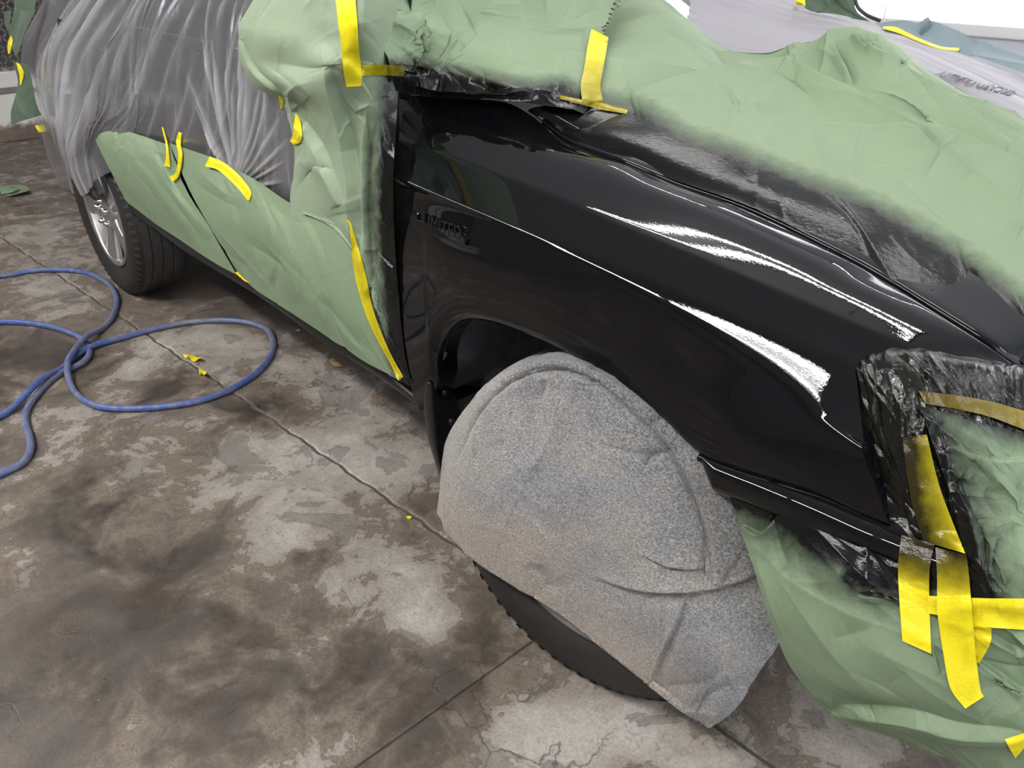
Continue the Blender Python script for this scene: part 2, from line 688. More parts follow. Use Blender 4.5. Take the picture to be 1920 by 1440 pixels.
def stain(X, Y):
    f = np.full(X.shape, -.10)
    for (c, r, w) in blw:
        f = f + w * np.exp(-(((X - c[0]) ** 2) + ((Y - c[1]) ** 2)) / (r * r))
    return f


floor = mesh('floor', [(-6.4, -6, -.09), (5, -6, -.09), (5, 6, -.09), (-6.4, 6, -.09), (-6.4, -6, -.005), (5, -6, -.005), (5, 6, -.005), (-6.4, 6, -.005)],
             [(0, 3, 2, 1), (4, 5, 6, 7), (0, 1, 5, 4), (1, 2, 6, 5), (2, 3, 7, 6), (3, 0, 4, 7)], simple('dirt_filled_joint', (.075, .062, .052), .9, var=.5, vscale=30), smooth=False)
tag(floor, kind='structure')
# the saw-cut joint that wanders along under the car side, and the one that crosses it
JP = np.array([at(a, b, z=0)[:2] for a, b in ((0, 443), (40, 470), (240, 605), (440, 735), (620, 862), (810, 990), (900, 1055))])


def joint_y(x):
    k = np.polyfit(JP[:, 0], JP[:, 1], 2)
    x = np.clip(x, -4.2, .3)
    return np.polyval(k, x)


JX = at(995, 1205, z=0)[0]
JX2 = at(70, 352, z=0)[0]


def slab(x0, x1, side, dens):
    """one floor slab between two cross joints, on the near (-1) or far (+1) side of the long joint"""
    g = .0024
    xs = np.unique(np.concatenate([[x0 + g, x0 + g + .004], np.arange(x0 + .03, x1 - .03, dens), [x1 - g - .004, x1 - g]]))
    n = int(5.5 / dens / 2.2)
    t = np.linspace(0, 1, n) ** 1.6
    P = np.zeros((len(xs) + 2, n + 1, 3))
    for i, x in enumerate(np.concatenate([[xs[0]], xs, [xs[-1]]])):
        j = joint_y(x) + side * g
        far = 5.6 * side
        wob = .003 * math.sin(37 * x) + .002 * math.sin(91 * x + 1)
        y = np.concatenate([[j + wob], j + wob + side * .005 + (far - j) * t])
        P[i, :, 0] = x
        P[i, :, 1] = y
        P[i, :, 2] = 0
        P[i, 0, 2] = -.008
        if i in (0, len(xs) + 1):
            P[i, :, 2] = -.02
    P[:, 0, 2] = np.minimum(P[:, 0, 2], -.008)
    return grid('floor_slab', P, CONCRETE, floor, {'stain': stain(P[..., 0], P[..., 1])})


for (a, b, dn) in ((-6.06, JX2, .05), (JX2, JX, .022), (JX, 4.8, .04)):
    for sd in (-1, 1):
        slab(a, b, sd, dn)

# rear wall: white kerb with ledge, expanded-metal fence above it
wx = -6.06
wall = box('wall_rear', (wx - .25, -6, 0), (wx, 6, .315), WALLWHITE, bevel=.012)
tag(wall, kind='structure')
up = box('wall_upper_band', (wx - .25, -6, .345), (wx - .012, 6, .455), WALLWHITE, wall, bevel=.01)
ld = box('ledge_strip', (wx - .25, -6, .315), (wx + .012, 6, .345), simple('grey_ledge_wood', (.20, .185, .18), .8, var=.3, vscale=12), wall, bevel=.004)
bd = box('skirting_plank', (wx, -6, .0), (wx + .05, 6, .075), simple('old_brown_skirting', (.17, .125, .10), .85, var=.6, vscale=16, bump=.5, bscale=60), wall, bevel=.006)
back = box('wall_left', (wx - .9, -6, 0), (wx - .8, 6, 3.3), DARKWALL)
tag(back, kind='structure')
fence = empty('mesh_fence', (wx - .1, 0, .46))
tag(fence, 'grey-brown expanded metal mesh fence standing on the white kerb at top left', 'fence')
V, F = [], []
pw, ph, th = .075, .034, .0045
for r in range(26):
    for c in range(26):
        y0 = -.35 + c * pw + (pw / 2 if r % 2 else 0)
        z0 = .462 + r * ph
        for s in (-1, 1):
            a = np.array([wx - .02, y0, z0])
            b = np.array([wx - .02, y0 + s * pw / 2, z0 + ph])
            d = (b - a) / np.linalg.norm(b - a)
            q = np.array([0, -d[2], d[1]]) * th
            k = len(V)
            e = np.array([.004, 0, .004])
            V += [a - q - e, a + q - e, b + q - e, b - q - e, a - q + e, a + q + e, b + q + e, b - q + e]
            F += [(k, k + 1, k + 2, k + 3), (k + 4, k + 7, k + 6, k + 5), (k, k + 4, k + 5, k + 1), (k + 3, k + 2, k + 6, k + 7)]
me = mesh('wire_mesh', np.array(V) - np.array(fence.location), F, RUST, fence, smooth=False)
tag(me, kind='stuff')
for yy in (-.4, 1.55):
    box('post', (-.02, yy, .0), (.03, yy + .05, 1.3), RUST, fence)

# far wall with the bright frosted window
fy = 4.6
wl = box('wall_back', (-6.0, fy, 0), (4.8, fy + .2, .80), WALLPALE)
tag(wl, kind='structure')
w2 = box('wall_back_top', (-6.0, fy, 2.55), (4.8, fy + .2, 3.3), WALLPALE, wl)
w3 = box('wall_back_pier', (-6.0, fy, .80), (-2.45, fy + .2, 2.55), WALLPALE, wl)
w4 = box('wall_back_pier', (2.6, fy, .80), (4.8, fy + .2, 2.55), WALLPALE, wl)
win = box('window_1', (-2.45, fy + .10, .86), (2.6, fy + .12, 2.5), WINDOWLIT)
tag(win, kind='structure')
box('window_frame', (-2.45, fy - .03, .79), (2.6, fy + .1, .86), simple('white_window_frame', (.90, .91, .95), .5), win, bevel=.01)
for xx in (-2.45, -.8, .9, 2.54):
    box('window_post', (xx, fy + .0, .86), (xx + .06, fy + .1, 2.55), simple('white_window_frame', (.90, .91, .95), .5), win)
ceil = box('ceiling', (-6.9, -5.2, 3.2), (4.8, 4.8, 3.3), CEILING)
tag(ceil, kind='structure')


near = box('wall_front', (-6.9, -5.2, 0), (4.8, -5.0, 3.3), simple('dim_grey_block_wall', (.16, .165, .17), .8, var=.15, vscale=3))
tag(near, kind='structure')


def fixture(x, y, z, L, label, tubemat, w=.15, sp=.06, rt=.019):
    REFL_ = REFL if w > .1 else DIMENAMEL
    t = empty('ceiling_lamp', (x, y, z))
    tag(t, label, 'ceiling lamp', 'fluorescent lamps under the ceiling')
    c = w * .6
    V = [(-L / 2, -w, 0), (L / 2, -w, 0), (L / 2, -c, .06), (-L / 2, -c, .06), (L / 2, c, .06), (-L / 2, c, .06), (L / 2, w, 0), (-L / 2, w, 0)]
    F = [(0, 1, 2, 3), (3, 2, 4, 5), (5, 4, 6, 7)]
    mesh('reflector', V, F, REFL_, t, smooth=False)
    box('housing', (-L / 2, -c, .061), (L / 2, c, .11), REFL_, t)
    for s in (-1, 1):
        tube('lamp_tube', [(-L / 2 + .03, s * sp, .03), (0, s * sp, .03), (L / 2 - .03, s * sp, .03)], rt, tubemat, t, n=10, k=12)
        for e in (-1, 1):
            box('socket', (e * (L / 2 - .03) - .012, s * sp - .018, .008), (e * (L / 2 - .03) + .012, s * sp + .018, .06), REFL_, t)
    for e in (-1, 1):
        tube('hanger', [(e * .8, 0, .1), (e * .8, 0, .3), (e * .8, 0, 3.2 - z)], .006, RUST, t, n=6, k=4)


LAMPS = [(-1.62, -1.75, 2.65, 2.0, 'twin-tube fluorescent lamp hanging over the near side, level with the doors', TUBE_EMIT),
         (.40, -1.75, 2.65, 1.95, 'twin-tube fluorescent lamp hanging over the near side, level with the front wheel', TUBE_EMIT),
         (-.35, 1.2, 2.72, 2.6, 'twin-tube fluorescent lamp hanging over the bonnet', 32.0, .075, .055, .013),
         (-3.9, -2.3, 2.65, 2.0, 'added unseen twin-tube fill lamp over the near side behind the rear wheel', TUBE_EMIT),  # out-of-view lamp added to light the rear half
         (.6, 3.7, 2.85, 2.4, 'added unseen batten fill lamp on the far side of the car, by the window', 17.0, .03, .016, .013),  # unseen batten added to brighten the ceiling mirrored in the fender
         (-3.2, 3.7, 2.85, 2.4, 'added unseen batten fill lamp in the far rear corner', 17.0, .03, .016, .013),  # likewise added, lifts the tone of ceiling and far wall
         (3.4, .9, 2.65, 2.0, 'added unseen twin-tube fill lamp ahead of the car front', 34.0)]  # unseen lamp added, kept to lighten the floor at the right
for a in LAMPS:
    fixture(*a[:5], tube_mat(a[5]), *a[6:])

# ------------------------------------------------------------------ the car
car = empty('car', (-1.3, .85, 0))
tag(car, 'black car masked for painting, glossy wet black front fender showing, wheels on concrete', 'car')
car_inv = Matrix.Translation(-Vector(car.location))


def cpart(o):
    """hang a mesh built in world coordinates on the car"""
    o.parent = car
    o.matrix_parent_inverse = car_inv
    return o


def curve3(pts, deg=3):
    """smooth polynomial space curve through photo points (px, py, y) -> f(t)"""
    Q = np.array([at(a, b, y=c) for a, b, c in pts])
    s = np.concatenate([[0], np.cumsum(np.linalg.norm(np.diff(Q, axis=0), axis=1))])
    s /= s[-1]
    k = [np.polyfit(s, Q[:, i], deg) for i in range(3)]
    return lambda t: np.stack([np.polyval(c, t) for c in k], -1)


ARCH = [(789, 770, .0), (806, 748, -.004), (822, 712, -.008), (823, 664, -.012), (842, 622, -.016), (879, 600, -.02), (950, 614, -.022), (1042, 650, -.025), (1117, 697, -.025),
        (1187, 743, -.025), (1242, 785, -.025), (1312, 850, -.024), (1400, 886, -.022), (1500, 921, -.012), (1600, 960, .0), (1668, 986, .01)]
NC = 260
tt = np.linspace(0, 1, NC)
aq = catmull(np.array([at(a, b, y=c) for a, b, c in ARCH]), 1200)
s_ = np.concatenate([[0], np.cumsum(np.linalg.norm(np.diff(aq, axis=0), axis=1))])
mono = .35 * s_ / s_[-1] + .65 * np.maximum.accumulate(aq[:, 0] - aq[0, 0]) / (aq[-1, 0] - aq[0, 0])
arch = np.stack([np.interp(tt, mono, aq[:, i]) for i in range(3)], 1)
fCREASE = curve3([(741, 333, -0.0031), (890, 396, -0.0171), (1050, 456, -0.0053), (1250, 540, 0.0070), (1400, 601, 0.0157), (1500, 643, 0.0302), (1603, 689, 0.0653)])
fUNDER = curve3([(741, 345, 0.0086), (890, 408, -0.0106), (1050, 470, -0.0173), (1250, 574, -0.0149), (1400, 670, -0.0037), (1500, 745, 0.0122), (1622, 825, 0.0230)])
fSECOND = curve3([(748, 262, 0.0288), (900, 312, 0.0502), (1100, 393, 0.0572), (1300, 478, 0.0622), (1500, 558, 0.0779), (1640, 620, 0.1075), (1745, 669, 0.1383)])
fRIDGE = curve3([(755, 205, 0.1009), (850, 218, 0.1461), (1000, 270, 0.1741), (1210, 345, 0.1720), (1455, 452, 0.1550), (1650, 552, 0.1614), (1838, 681, 0.1824)])
GAPL = [(765, 176, 0.1251), (860, 181, 0.1938), (962, 193, 0.2482), (1060, 262, 0.2421), (1170, 305, 0.2284), (1260, 342, 0.2379), (1400, 392, 0.2356), (1570, 475, 0.2187), (1660, 525, 0.2244), (1740, 575, 0.2108), (1850, 645, 0.2130), (1914, 692, 0.2382)]
gq = catmull(np.array([at(a, b, y=c) for a, b, c in GAPL]), 1200)
s_ = np.concatenate([[0], np.cumsum(np.linalg.norm(np.diff(gq, axis=0), axis=1))])
gap = np.stack([np.interp(tt, s_ / s_[-1], gq[:, i]) for i in range(3)], 1)
crease, second, ridge = fCREASE(tt), fSECOND(tt), fRIDGE(tt)
T1 = tt[:, None]
rad = (.010 + .050 * T1 ** 2.2)                     # the crease softens towards the front
low = arch + (crease - arch) * .55
low[:, 1] = -.034 + .042 * tt ** 3 + .012 * np.exp(-((tt - .0) / .15) ** 2)
flare = arch + (low - arch) * .22
flare[:, 1] = np.minimum(arch[:, 1] - .012 * (1 - tt ** 3), low[:, 1] + .02 * tt ** 3 - .004)
under = fUNDER(tt)
over = crease + (second - crease) * np.clip(.10 + .22 * T1, 0, .45)
mid2 = second + (ridge - second) * (.10 + .12 * T1 ** 2)
mid1 = second + (crease - second) * (.10 + .14 * T1 ** 2)
rows = np.stack([arch + np.array([0, .05, .0]), arch + np.array([0, .006, 0]), arch + np.array([0, .0, .0]), arch + (flare - arch) * .25, flare, low, low * .35 + under * .65, under, under * .5 + crease * .5, crease, crease * .6 + over * .4, over,
                 mid1, second, mid2, ridge * .35 + second * .65, ridge, ridge * .3 + gap * .7, gap, gap + np.array([0, .004, -.004]), gap + np.array([0, .005, -.03])])
FP = bspline_rows(rows, 190)
fender = cpart(grid('front_fender', FP, PAINT, drape=True))

# bonnet: follows the gap line, rises to the middle
NB = 240


def bonnet_rows():
    g0 = np.stack([np.interp(np.linspace(NC * .24, NC - 1, NB), np.arange(NC), gap[:, i]) for i in range(3)], 1)
    out = []
    for dy, dz in ((.0055, -.03), (.006, -.004), (.0075, .0), (.012, .003), (.05, .004), (.12, .010), (.25, .018), (.45, .026), (.65, .028), (.9, .024), (1.1, .016), (1.22, -.01), (1.27, -.05)):
        r = g0.copy()
        r[:, 1] = r[:, 1] * (1 if dy < .2 else 1) + dy
        # the panel edge pulls straight away from the gap's curved end
        r[:, 2] += dz
        r[:, 0] += np.linspace(0, .10, NB) * min(1, dy / .5)
        out.append(r)
    return np.stack(out)


BR = bonnet_rows()
bonnet = cpart(grid('bonnet', bspline_rows(BR, 120), PAINT, drape=True))

# fender front edge return and dark shut line towards the headlight
fe = FP[:, -1, :]
fe = fe[12:-14]
cpart(grid('fender_edge', np.stack([fe, fe + np.array([.004, .012, -.001]), fe + np.array([.002, .06, -.002])]), PAINT))

# inner wheel house
lr = catmull(arch, 90)
LP = np.stack([lr + np.array([.0, .012, .0]), lr + np.array([-.0, .05, .012]), lr + np.array([0, .14, .02]), lr + np.array([0, .30, .0])])
liner = catmull(LP, 40)
wob = .010 * np.sin(np.linspace(0, 46, 90))[None, :, None]
liner = liner + np.array([0, 1, .3]) * wob * np.linspace(0, 1, 40)[:, None, None]
cpart(grid('wheel_arch_liner', liner, LINER))
# back wall of the wheel house, ribbed felt behind the tyre
bw = np.array([[at(800, 560, y=.17), at(870, 540, y=.19), at(1000, 560, y=.22), at(1150, 620, y=.24), at(1260, 700, y=.25)],
               [at(815, 760, y=.12), at(870, 760, y=.17), at(1000, 780, y=.22), at(1130, 840, y=.24), at(1240, 900, y=.25)],
               [at(828, 890, y=.09), at(870, 890, y=.16), at(980, 940, y=.22), at(1080, 1000, y=.24), at(1180, 1060, y=.25)]])
bw = patch(bw, 60, 160)
bw = bw + np.array([0, -1, 0]) * (.012 * np.abs(np.sin(np.linspace(0, 40, 160))) ** 3)[None, :, None]
cpart(grid('inner_arch_panel', bw, LINER))

# mud flap behind the wheel
mf = np.array([[at(793, 714, y=-.012), at(800, 716, y=-.02), at(812, 720, y=-.012), at(826, 722, y=.03), at(845, 716, y=.07)],
               [at(795, 777, y=-.012), at(802, 778, y=-.02), at(815, 778, y=-.012), at(838, 770, y=.03), at(862, 770, y=.07)],
               [at(805, 832, y=-.010), at(811, 832, y=-.018), at(822, 832, y=-.010), at(842, 830, y=.03), at(862, 830, y=.07)],
               [at(826, 898, y=-.004), at(830, 899, y=-.012), at(834, 896, y=-.004), at(842, 885, y=.03), at(858, 880, y=.07)]])
cpart(grid('mud_flap', patch(mf, 60, 40), PLASTIC_BLACK, thick=.006))
for (a, b) in ((832, 736), (845, 791), (833, 849)):
    c = at(a, b, y=.024)
    o = lathe('bolt', [(.0001, -.006), (.006, -.006), (.009, -.002), (.009, .006)], PLASTIC_BLACK, n=14)
    o.location = c
    cpart(o)

# rocker sill
sl = [(225, 395), (300, 447), (350, 483), (480, 562), (600, 648), (700, 711), (760, 752), (797, 776)]
su_ = [(235, 340), (300, 385), (360, 425), (480, 505), (600, 590), (690, 655), (762, 715), (792, 742)]
SL = np.stack([[at(a, b, y=.03) for a, b in su_], [at(a * .45 + c * .55, b * .45 + d * .55, y=.004) for (a, b), (c, d) in zip(su_, sl)],
               [at(a, b, y=.012) for a, b in sl], [at(a, b, y=.012) + np.array([0, .03, -.004]) for a, b in sl], [at(a, b, y=.012) + np.array([0, .22, .0]) for a, b in sl]])
cpart(grid('rocker_sill', bspline_rows(np.stack([catmull(r, 120) for r in SL]), 40), PLASTIC_BLACK))

# doors, quarter panel and glass (mostly wrapped)
xs = np.linspace(-3.45, -.63, 60)


def side_y(x, z):
    y = .06 + .02 * max(0, (z - .75)) + .20 * max(0, z - 1.0)
    return y + .5 * max(0, -3.05 - x) ** 1.6


def side_panel(name, x0, x1, z0, z1, mat, off=0.0, nx=30, nz=24):
    P = np.array([[(x, side_y(x, z) + off, z) for x in np.linspace(x0, x1, nx)] for z in np.linspace(z0, z1, nz)])
    return cpart(grid(name, P, mat))


side_panel('front_door', -1.60, -.655, .40, 1.02, BODY_GREY)
side_panel('rear_door', -2.42, -1.61, .40, 1.02, BODY_GREY)
side_panel('quarter_panel', -2.86, -2.43, .66, 1.02, BODY_GREY)
side_panel('quarter_panel', -3.06, -2.98, .36, .66, BODY_GREY)
side_panel('side_window', -1.55, -.75, 1.03, 1.5, GLASS_DARK, .075)
side_panel('side_window', -2.36, -1.68, 1.03, 1.5, GLASS_DARK, .075)
side_panel('side_window', -2.72, -2.46, 1.03, 1.5, GLASS_DARK, .075)
side_panel('door_pillar', -1.68, -1.55, 1.02, 1.55, PLASTIC_BLACK, .07)
side_panel('door_pillar', -2.46, -2.36, 1.02, 1.55, PLASTIC_BLACK, .07)
side_panel('waist_moulding', -2.72, -.66, 1.005, 1.035, PLASTIC_BLACK, .03)
box_ub = cpart(box('underbody_light_block', (-3.3, .26, .34), (.05, 1.60, .80), GAP))  # unseen black box put in to block light through the hollow car
cpart(box('underbody_light_block', (-2.25, .06, .36), (-.62, .24, .62), GAP))  # second added block, stops light leaking behind the door papers
cpart(box('front_bumper', (.02, .30, .36), (.50, 1.50, .70), PLASTIC_BLACK, bevel=.06))
cpart(box('rear_bumper', (-3.52, .12, .40), (-3.2, 1.6, .66), BODY_GREY, bevel=.05))
cpart(box('roof', (-3.2, .35, 1.62), (-1.3, 1.4, 1.68), BODY_GREY, bevel=.03))
# windscreen (under film and paper) and far side pillar
wsP = np.array([[(-.62 - .25 * abs(v) ** 2, .86 + .70 * v, .985) for v in np.linspace(-1, 1, 9)],
                [(-1.45 - .18 * abs(v) ** 2, .86 + .56 * v, 1.60) for v in np.linspace(-1, 1, 9)]])
cpart(grid('windscreen', patch(wsP, 20, 40), GLASS_DARK))


# wheels ------------------------------------------------------------
def wheel(name, label, centre, rz, R=.336, r=.2205, spokes=True):
    t = empty(name, centre)
    t.rotation_euler = (0, 0, rz)
    t.parent = car
    t.matrix_parent_inverse = car_inv
    tag(t, label)
    prof = [(r - .004, .012), (r + .006, .004), (r + .02, -.004), (r + .045, -.010), (r + .070, -.010), (R - .020, -.002), (R - .012, .004), (R - .004, .014), (R - .0005, .024)]
    lathe('tyre', prof, RUBBER, t, 160)
    tp = [(R - .0005, .024)]
    for g in (.058, .098, .138):
        tp += [(R, g - .006), (R, g - .0045), (R - .009, g - .003), (R - .009, g + .003), (R, g + .0045), (R, g + .006)]
    tp += [(R - .001, .176), (R - .008, .190), (R - .03, .20), (r + .02, .205), (r - .004, .19)]
    tr_ = lathe('tread', tp, TREAD, t, 200)
    # shoulder sipes
    V, F = [], []
    for k in range(64):
        a = 2 * math.pi * k / 64
        for (rr, d) in ((R - .0185, -.0028), (R - .0035, .0132)):
            for s in (-1, 1):
                b = a + s * .020
                V.append((rr * math.cos(b), d - .0022, rr * math.sin(b)))
        k0 = len(V) - 4
        F.append((k0, k0 + 1, k0 + 3, k0 + 2))
    tag(mesh('shoulder_block', V, F, TREAD, t, smooth=False), kind='stuff')
    rim = [(r - .002, .010), (r - .004, .000), (r - .012, .000), (r - .018, .012), (r - .020, .05), (r - .05, .15), (r - .03, .19)]
    lathe('rim', rim, ALLOY, t, 120)
    if spokes:
        # five broad spokes with hub disc
        N = 200
        th = np.linspace(0, 2 * np.pi, N)
        lathe('brake_disc', [(.02, .11), (.15, .11), (.15, .12)], simple('grey_iron', (.10, .10, .10), .5, .6), t, 60)
        for k in range(5):
            a0 = math.pi / 2 + 2 * math.pi * k / 5 + .32
            P = []
            for i, q in enumerate(np.linspace(0, 1, 14)):
                rr = .045 + (r - .02 - .045) * q
                hw = .040 + .018 * q ** 2 - .012 * math.sin(q * math.pi)
                row = []
                for w, dd in ((-1.0, .034), (-.92, .012), (-.6, .004), (0, .001), (.6, .004), (.92, .012), (1.0, .034)):
                    dep = .014 + dd - .010 * q
                    x, z = rr * math.cos(a0) - w * hw * math.sin(a0), rr * math.sin(a0) + w * hw * math.cos(a0)
                    row.append((x, dep, z))
                P.append(row)
            grid('spoke', patch(np.array(P), 28, 26), ALLOY, t)
        lathe('hub', [(.0001, .004), (.03, .004), (.062, .010), (.075, .018), (.078, .05)], ALLOY, t, 60)
        lathe('hub_cap', [(.0001, -.006), (.016, -.005), (.024, .0), (.026, .010)], CHROME, t, 40)
        nut = None
        for k in range(5):
            a = 2 * math.pi * k / 5 + math.pi / 2
            if nut is None:
                nut = lathe('lug_nut', [(.0001, -.012), (.006, -.012), (.0105, -.006), (.0115, .012)], CHROME, t, 12)
                o = nut
            else:
                o = nut.copy()
                COL.objects.link(o)
                o.parent = t
            o.location = (.048 * math.cos(a), 0, .048 * math.sin(a))
    return t


wheel('rear_wheel', 'rear wheel with silver five-spoke alloy rim', (-2.65, 0.0, .336), 0)
wheel('front_wheel', 'front wheel under the grey towel', (0.0, -.039, .336), .18, spokes=False)

# badge on the fender
def emboss(text, p0, p1, h, depth, mat, name, off=.0):
    """raised lettering laid from world point p0 to p1, height h, facing the camera side"""
    c = bpy.data.curves.new('t', 'FONT')
    c.body = text
    c.size = 1
    c.extrude = .06
    c.bevel_depth = .012
    o = bpy.data.objects.new('t', c)
    COL.objects.link(o)
    dg = bpy.context.evaluated_depsgraph_get()
    me = bpy.data.meshes.new_from_object(o.evaluated_get(dg))
    bpy.data.objects.remove(o)
    n = len(me.vertices)
    co = np.zeros(n * 3)
    me.vertices.foreach_get('co', co)
    co = co.reshape(-1, 3)
    mn, mx = co.min(0), co.max(0)
    co = (co - mn) / (mx - mn)
    ex = np.asarray(p1) - np.asarray(p0)
    L = np.linalg.norm(ex)
    ex = ex / L
    nz = np.asarray(h[1], float)
    nz = nz / np.linalg.norm(nz)
    ey = np.cross(nz, ex)
    P = np.asarray(p0) + co[:, :1] * L * ex + co[:, 1:2] * h[0] * ey + (co[:, 2:3] * depth + off) * nz
    me.vertices.foreach_set('co', P.ravel())
    me.update()
    me.name = name
    return link(name, me, mat)


nf = np.array([0.0, -1.0, .08])
b0, b1 = hit(797, 425, -.001), hit(868, 452, -.001)
if b0 is not None:
    dx = (b1 - b0) / np.linalg.norm(b1 - b0)
    dx[1] = 0
    cpart(emboss('LIMITED', b0, b1, (.026, nf), .004, PAINT, 'badge_lettering'))
    q = np.array([[hit(a, b, .0) for a, b in r] for r in (((772, 396), (786, 398), (789, 412), (866, 434), (875, 436)), ((770, 410), (784, 417), (791, 424), (868, 446), (877, 450)), ((767, 414), (781, 420), (791, 436), (868, 458), (872, 458)))])
    q = patch(q, 12, 40)
    q[1:-1, 1:-1] += np.array([0, -.004, 0])
    cpart(grid('fender_badge', q, PAINT))

# ------------------------------------------------------------------ masking paper, film, towel
def ctrl(rows):
    """rows of (px, py, y) -> world control net"""
    return np.array([[at(a, b, y=c) for a, b, c in r] for r in rows])


def spray_and_shade(P, lines, base=0.0):
    """overspray and painted fold shade, 0..1, fading with distance (photo px) from painted edges: (polyline, full, fade, signed)"""
    px = pix(P)
    A = np.full(len(px), base)
    for poly, full, fade, sgn, *amp in lines:
        d, sd, arc = polydist(px, catmull(poly, 12 * len(poly)))
        if sgn:
            d = np.where(sd * sgn > 0, 0, d)
        A = np.maximum(A, np.clip(1 - (d - full) / fade, 0, 1) * (amp[0] if amp else 1))
    return A


def sheet(name, label, P, mat, spray=None, folds=(), cr=None, sw=None, group='masking paper sheets on the car', cat='masking paper', drape=True, crinkle=.0024):
    if sw:
        P = swell(P, *sw)
    if cr:
        for c in (cr if isinstance(cr, list) else [cr]):
            P = crumple(P, **c)
    if folds:
        P = fold_lines(P, folds)
    if spray:
        w_ = np.clip(spray_and_shade(P, spray), 0, 1).reshape(P.shape[:2] + (1,)) ** 1.5
        P = P + (crumple(P, 110, crinkle, .005, .045, 900 + P.shape[0]) - P) * w_
    o = grid(name, P, mat, None, {'overspray': spray_and_shade(P, spray or [])}, drape=drape)
    tag(o, label, cat, group)
    return o


# --- towel over the front wheel -----------------------------------
cw = np.array([0, -.039, .336])
st_ = .18
nw = np.array([math.sin(st_), -math.cos(st_), 0])


def tw(a, b, o):
    return atplane(a, b, cw + nw * o, nw)


TWL = [
    [(832, 994, .012), (830, 985, .014), (828, 976, .012), (826, 970, -.0), (823, 963, -.03), (822, 956, -.06)],
    [(858, 1022, .022), (848, 972, .032), (846, 925, .034), (850, 872, .022), (841, 866, -.02), (838, 860, -.07)],
    [(892, 1054, .030), (888, 975, .048), (888, 880, .048), (893, 780, .028), (876, 775, -.02), (868, 782, -.10)],
    [(950, 1092, .034), (958, 992, .052), (968, 860, .052), (975, 706, .030), (952, 697, -.02), (942, 700, -.13)],
    [(1050, 1154, .030), (1060, 1032, .052), (1070, 865, .052), (1078, 699, .030), (1068, 676, -.02), (1042, 648, -.14)],
    [(1118, 1210, .032), (1140, 1082, .052), (1160, 905, .052), (1178, 767, .030), (1182, 718, -.02), (1150, 636, -.14)],
    [(1175, 1255, .034), (1210, 1132, .054), (1240, 1000, .048), (1264, 864, .028), (1303, 806, -.018), (1340, 735, -.13)],
    [(1215, 1288, .034), (1262, 1190, .057), (1300, 1082, .046), (1322, 988, .026), (1398, 930, -.012), (1455, 885, -.12)],
    [(1248, 1313, .036), (1303, 1240, .062), (1342, 1150, .050), (1352, 1085, .028), (1450, 1066, -.008), (1492, 1020, -.10)],
    [(1288, 1343, .034), (1352, 1288, .058), (1392, 1220, .046), (1406, 1160, .024), (1464, 1165, .004), (1497, 1118, -.09)],
    [(1327, 1366, .018), (1374, 1335, .030), (1415, 1285, .022), (1438, 1243, .010), (1468, 1203, .002), (1494, 1168, -.08)]]
TP = np.array([[tw(*p) for p in r] for r in TWL])
TP = catmull(np.moveaxis(TP, 0, 1), 260, 0)
TP = catmull(TP, 360, 1)
# hem wrapped under: add a small return lip
lip = TP[:1] + (nw * -.012 + np.array([0, 0, .006]))
TP = np.concatenate([lip, TP])
tf = [([(850, 872), (893, 780), (975, 706), (1078, 699), (1178, 767), (1264, 864), (1320, 988), (1338, 1080)], 5, .015, 'v'),
      ([(1215, 800), (1245, 775)], 5, .009, 'v'), ([(1205, 880), (1222, 855), (1262, 846)], 6, .011, 'v'),
      ([(1118, 1085), (1180, 1105), (1250, 1113), (1330, 1108), (1390, 1090), (1430, 1068)], 20, -.009, 's'),
      ([(1290, 1115), (1270, 1170), (1240, 1230), (1216, 1290)], 10, .006, 's'),
      ([(1322, 1010), (1322, 1060), (1318, 1112)], 7, .009, 'v'), ([(1400, 1020), (1380, 1060), (1345, 1108)], 9, .005, 'v'),
      ([(1200, 1040), (1260, 1065), (1325, 1068)], 9, -.006, 's'), ([(1240, 1012), (1320, 1014)], 5, .002, 'v'),
      ([(925, 720), (915, 790), (930, 830)], 16, .007, 'r'), ([(990, 710), (1000, 760), (1000, 800)], 12, .005, 'v'), ([(1025, 715), (1005, 755)], 9, .009, 'v'),
      ([(880, 800), (930, 870), (990, 930), (1060, 980), (1150, 1050)], 14, .004, 'r'), ([(860, 850), (900, 920), (960, 980)], 11, .003, 'r'),
      ([(990, 1060), (1020, 1090), (1042, 1112)], 8, .006, 'v'), ([(1010, 1062), (1040, 1110)], 8, .006, 'v'),
      ([(1000, 700), (960, 730), (940, 700)], 14, .006, 'r'), ([(1060, 690), (1000, 690), (960, 712)], 9, .009, 'v'),
      ([(1290, 1330), (1350, 1300), (1390, 1280)], 16, .008, 'v'), ([(1330, 1350), (1400, 1290)], 22, .006, 'r'), ([(1215, 1290), (1300, 1290), (1360, 1260)], 30, .011, 'v'),
      ([(1270, 860), (1330, 900), (1380, 980), (1420, 1100)], 30, .006, 'r')]
TP = swell(TP, .004, 9, 3)
TP = crumple(TP, 26, .003, .030, .16, 15)
TP = crumple(TP, 60, .0028, .010, .10, 5)
TP = fold_lines(TP, tf)
tpx = pix(TP)
hemd, _, _ = polydist(tpx, [(832, 994), (892, 1054), (950, 1092), (1050, 1165), (1120, 1215), (1215, 1288)])
grime = np.clip(1.15 - hemd / 110, 0, 1) * .8 + .5 * np.exp(-(((tpx[:, 0] - 1030) / 130) ** 2 + ((tpx[:, 1] - 1010) / 50) ** 2))
dk = np.clip(1 - polydist(tpx, [(1040, 650), (1150, 690), (1260, 790), (1330, 850), (1400, 960), (1420, 1060)])[0] / 165, 0, 1) ** 1.1 * .95  # darker upper right: painted shade together with black overspray speckle
towel = grid('towel', TP, TOWEL, None, {'overspray': grime, 'dark': dk})
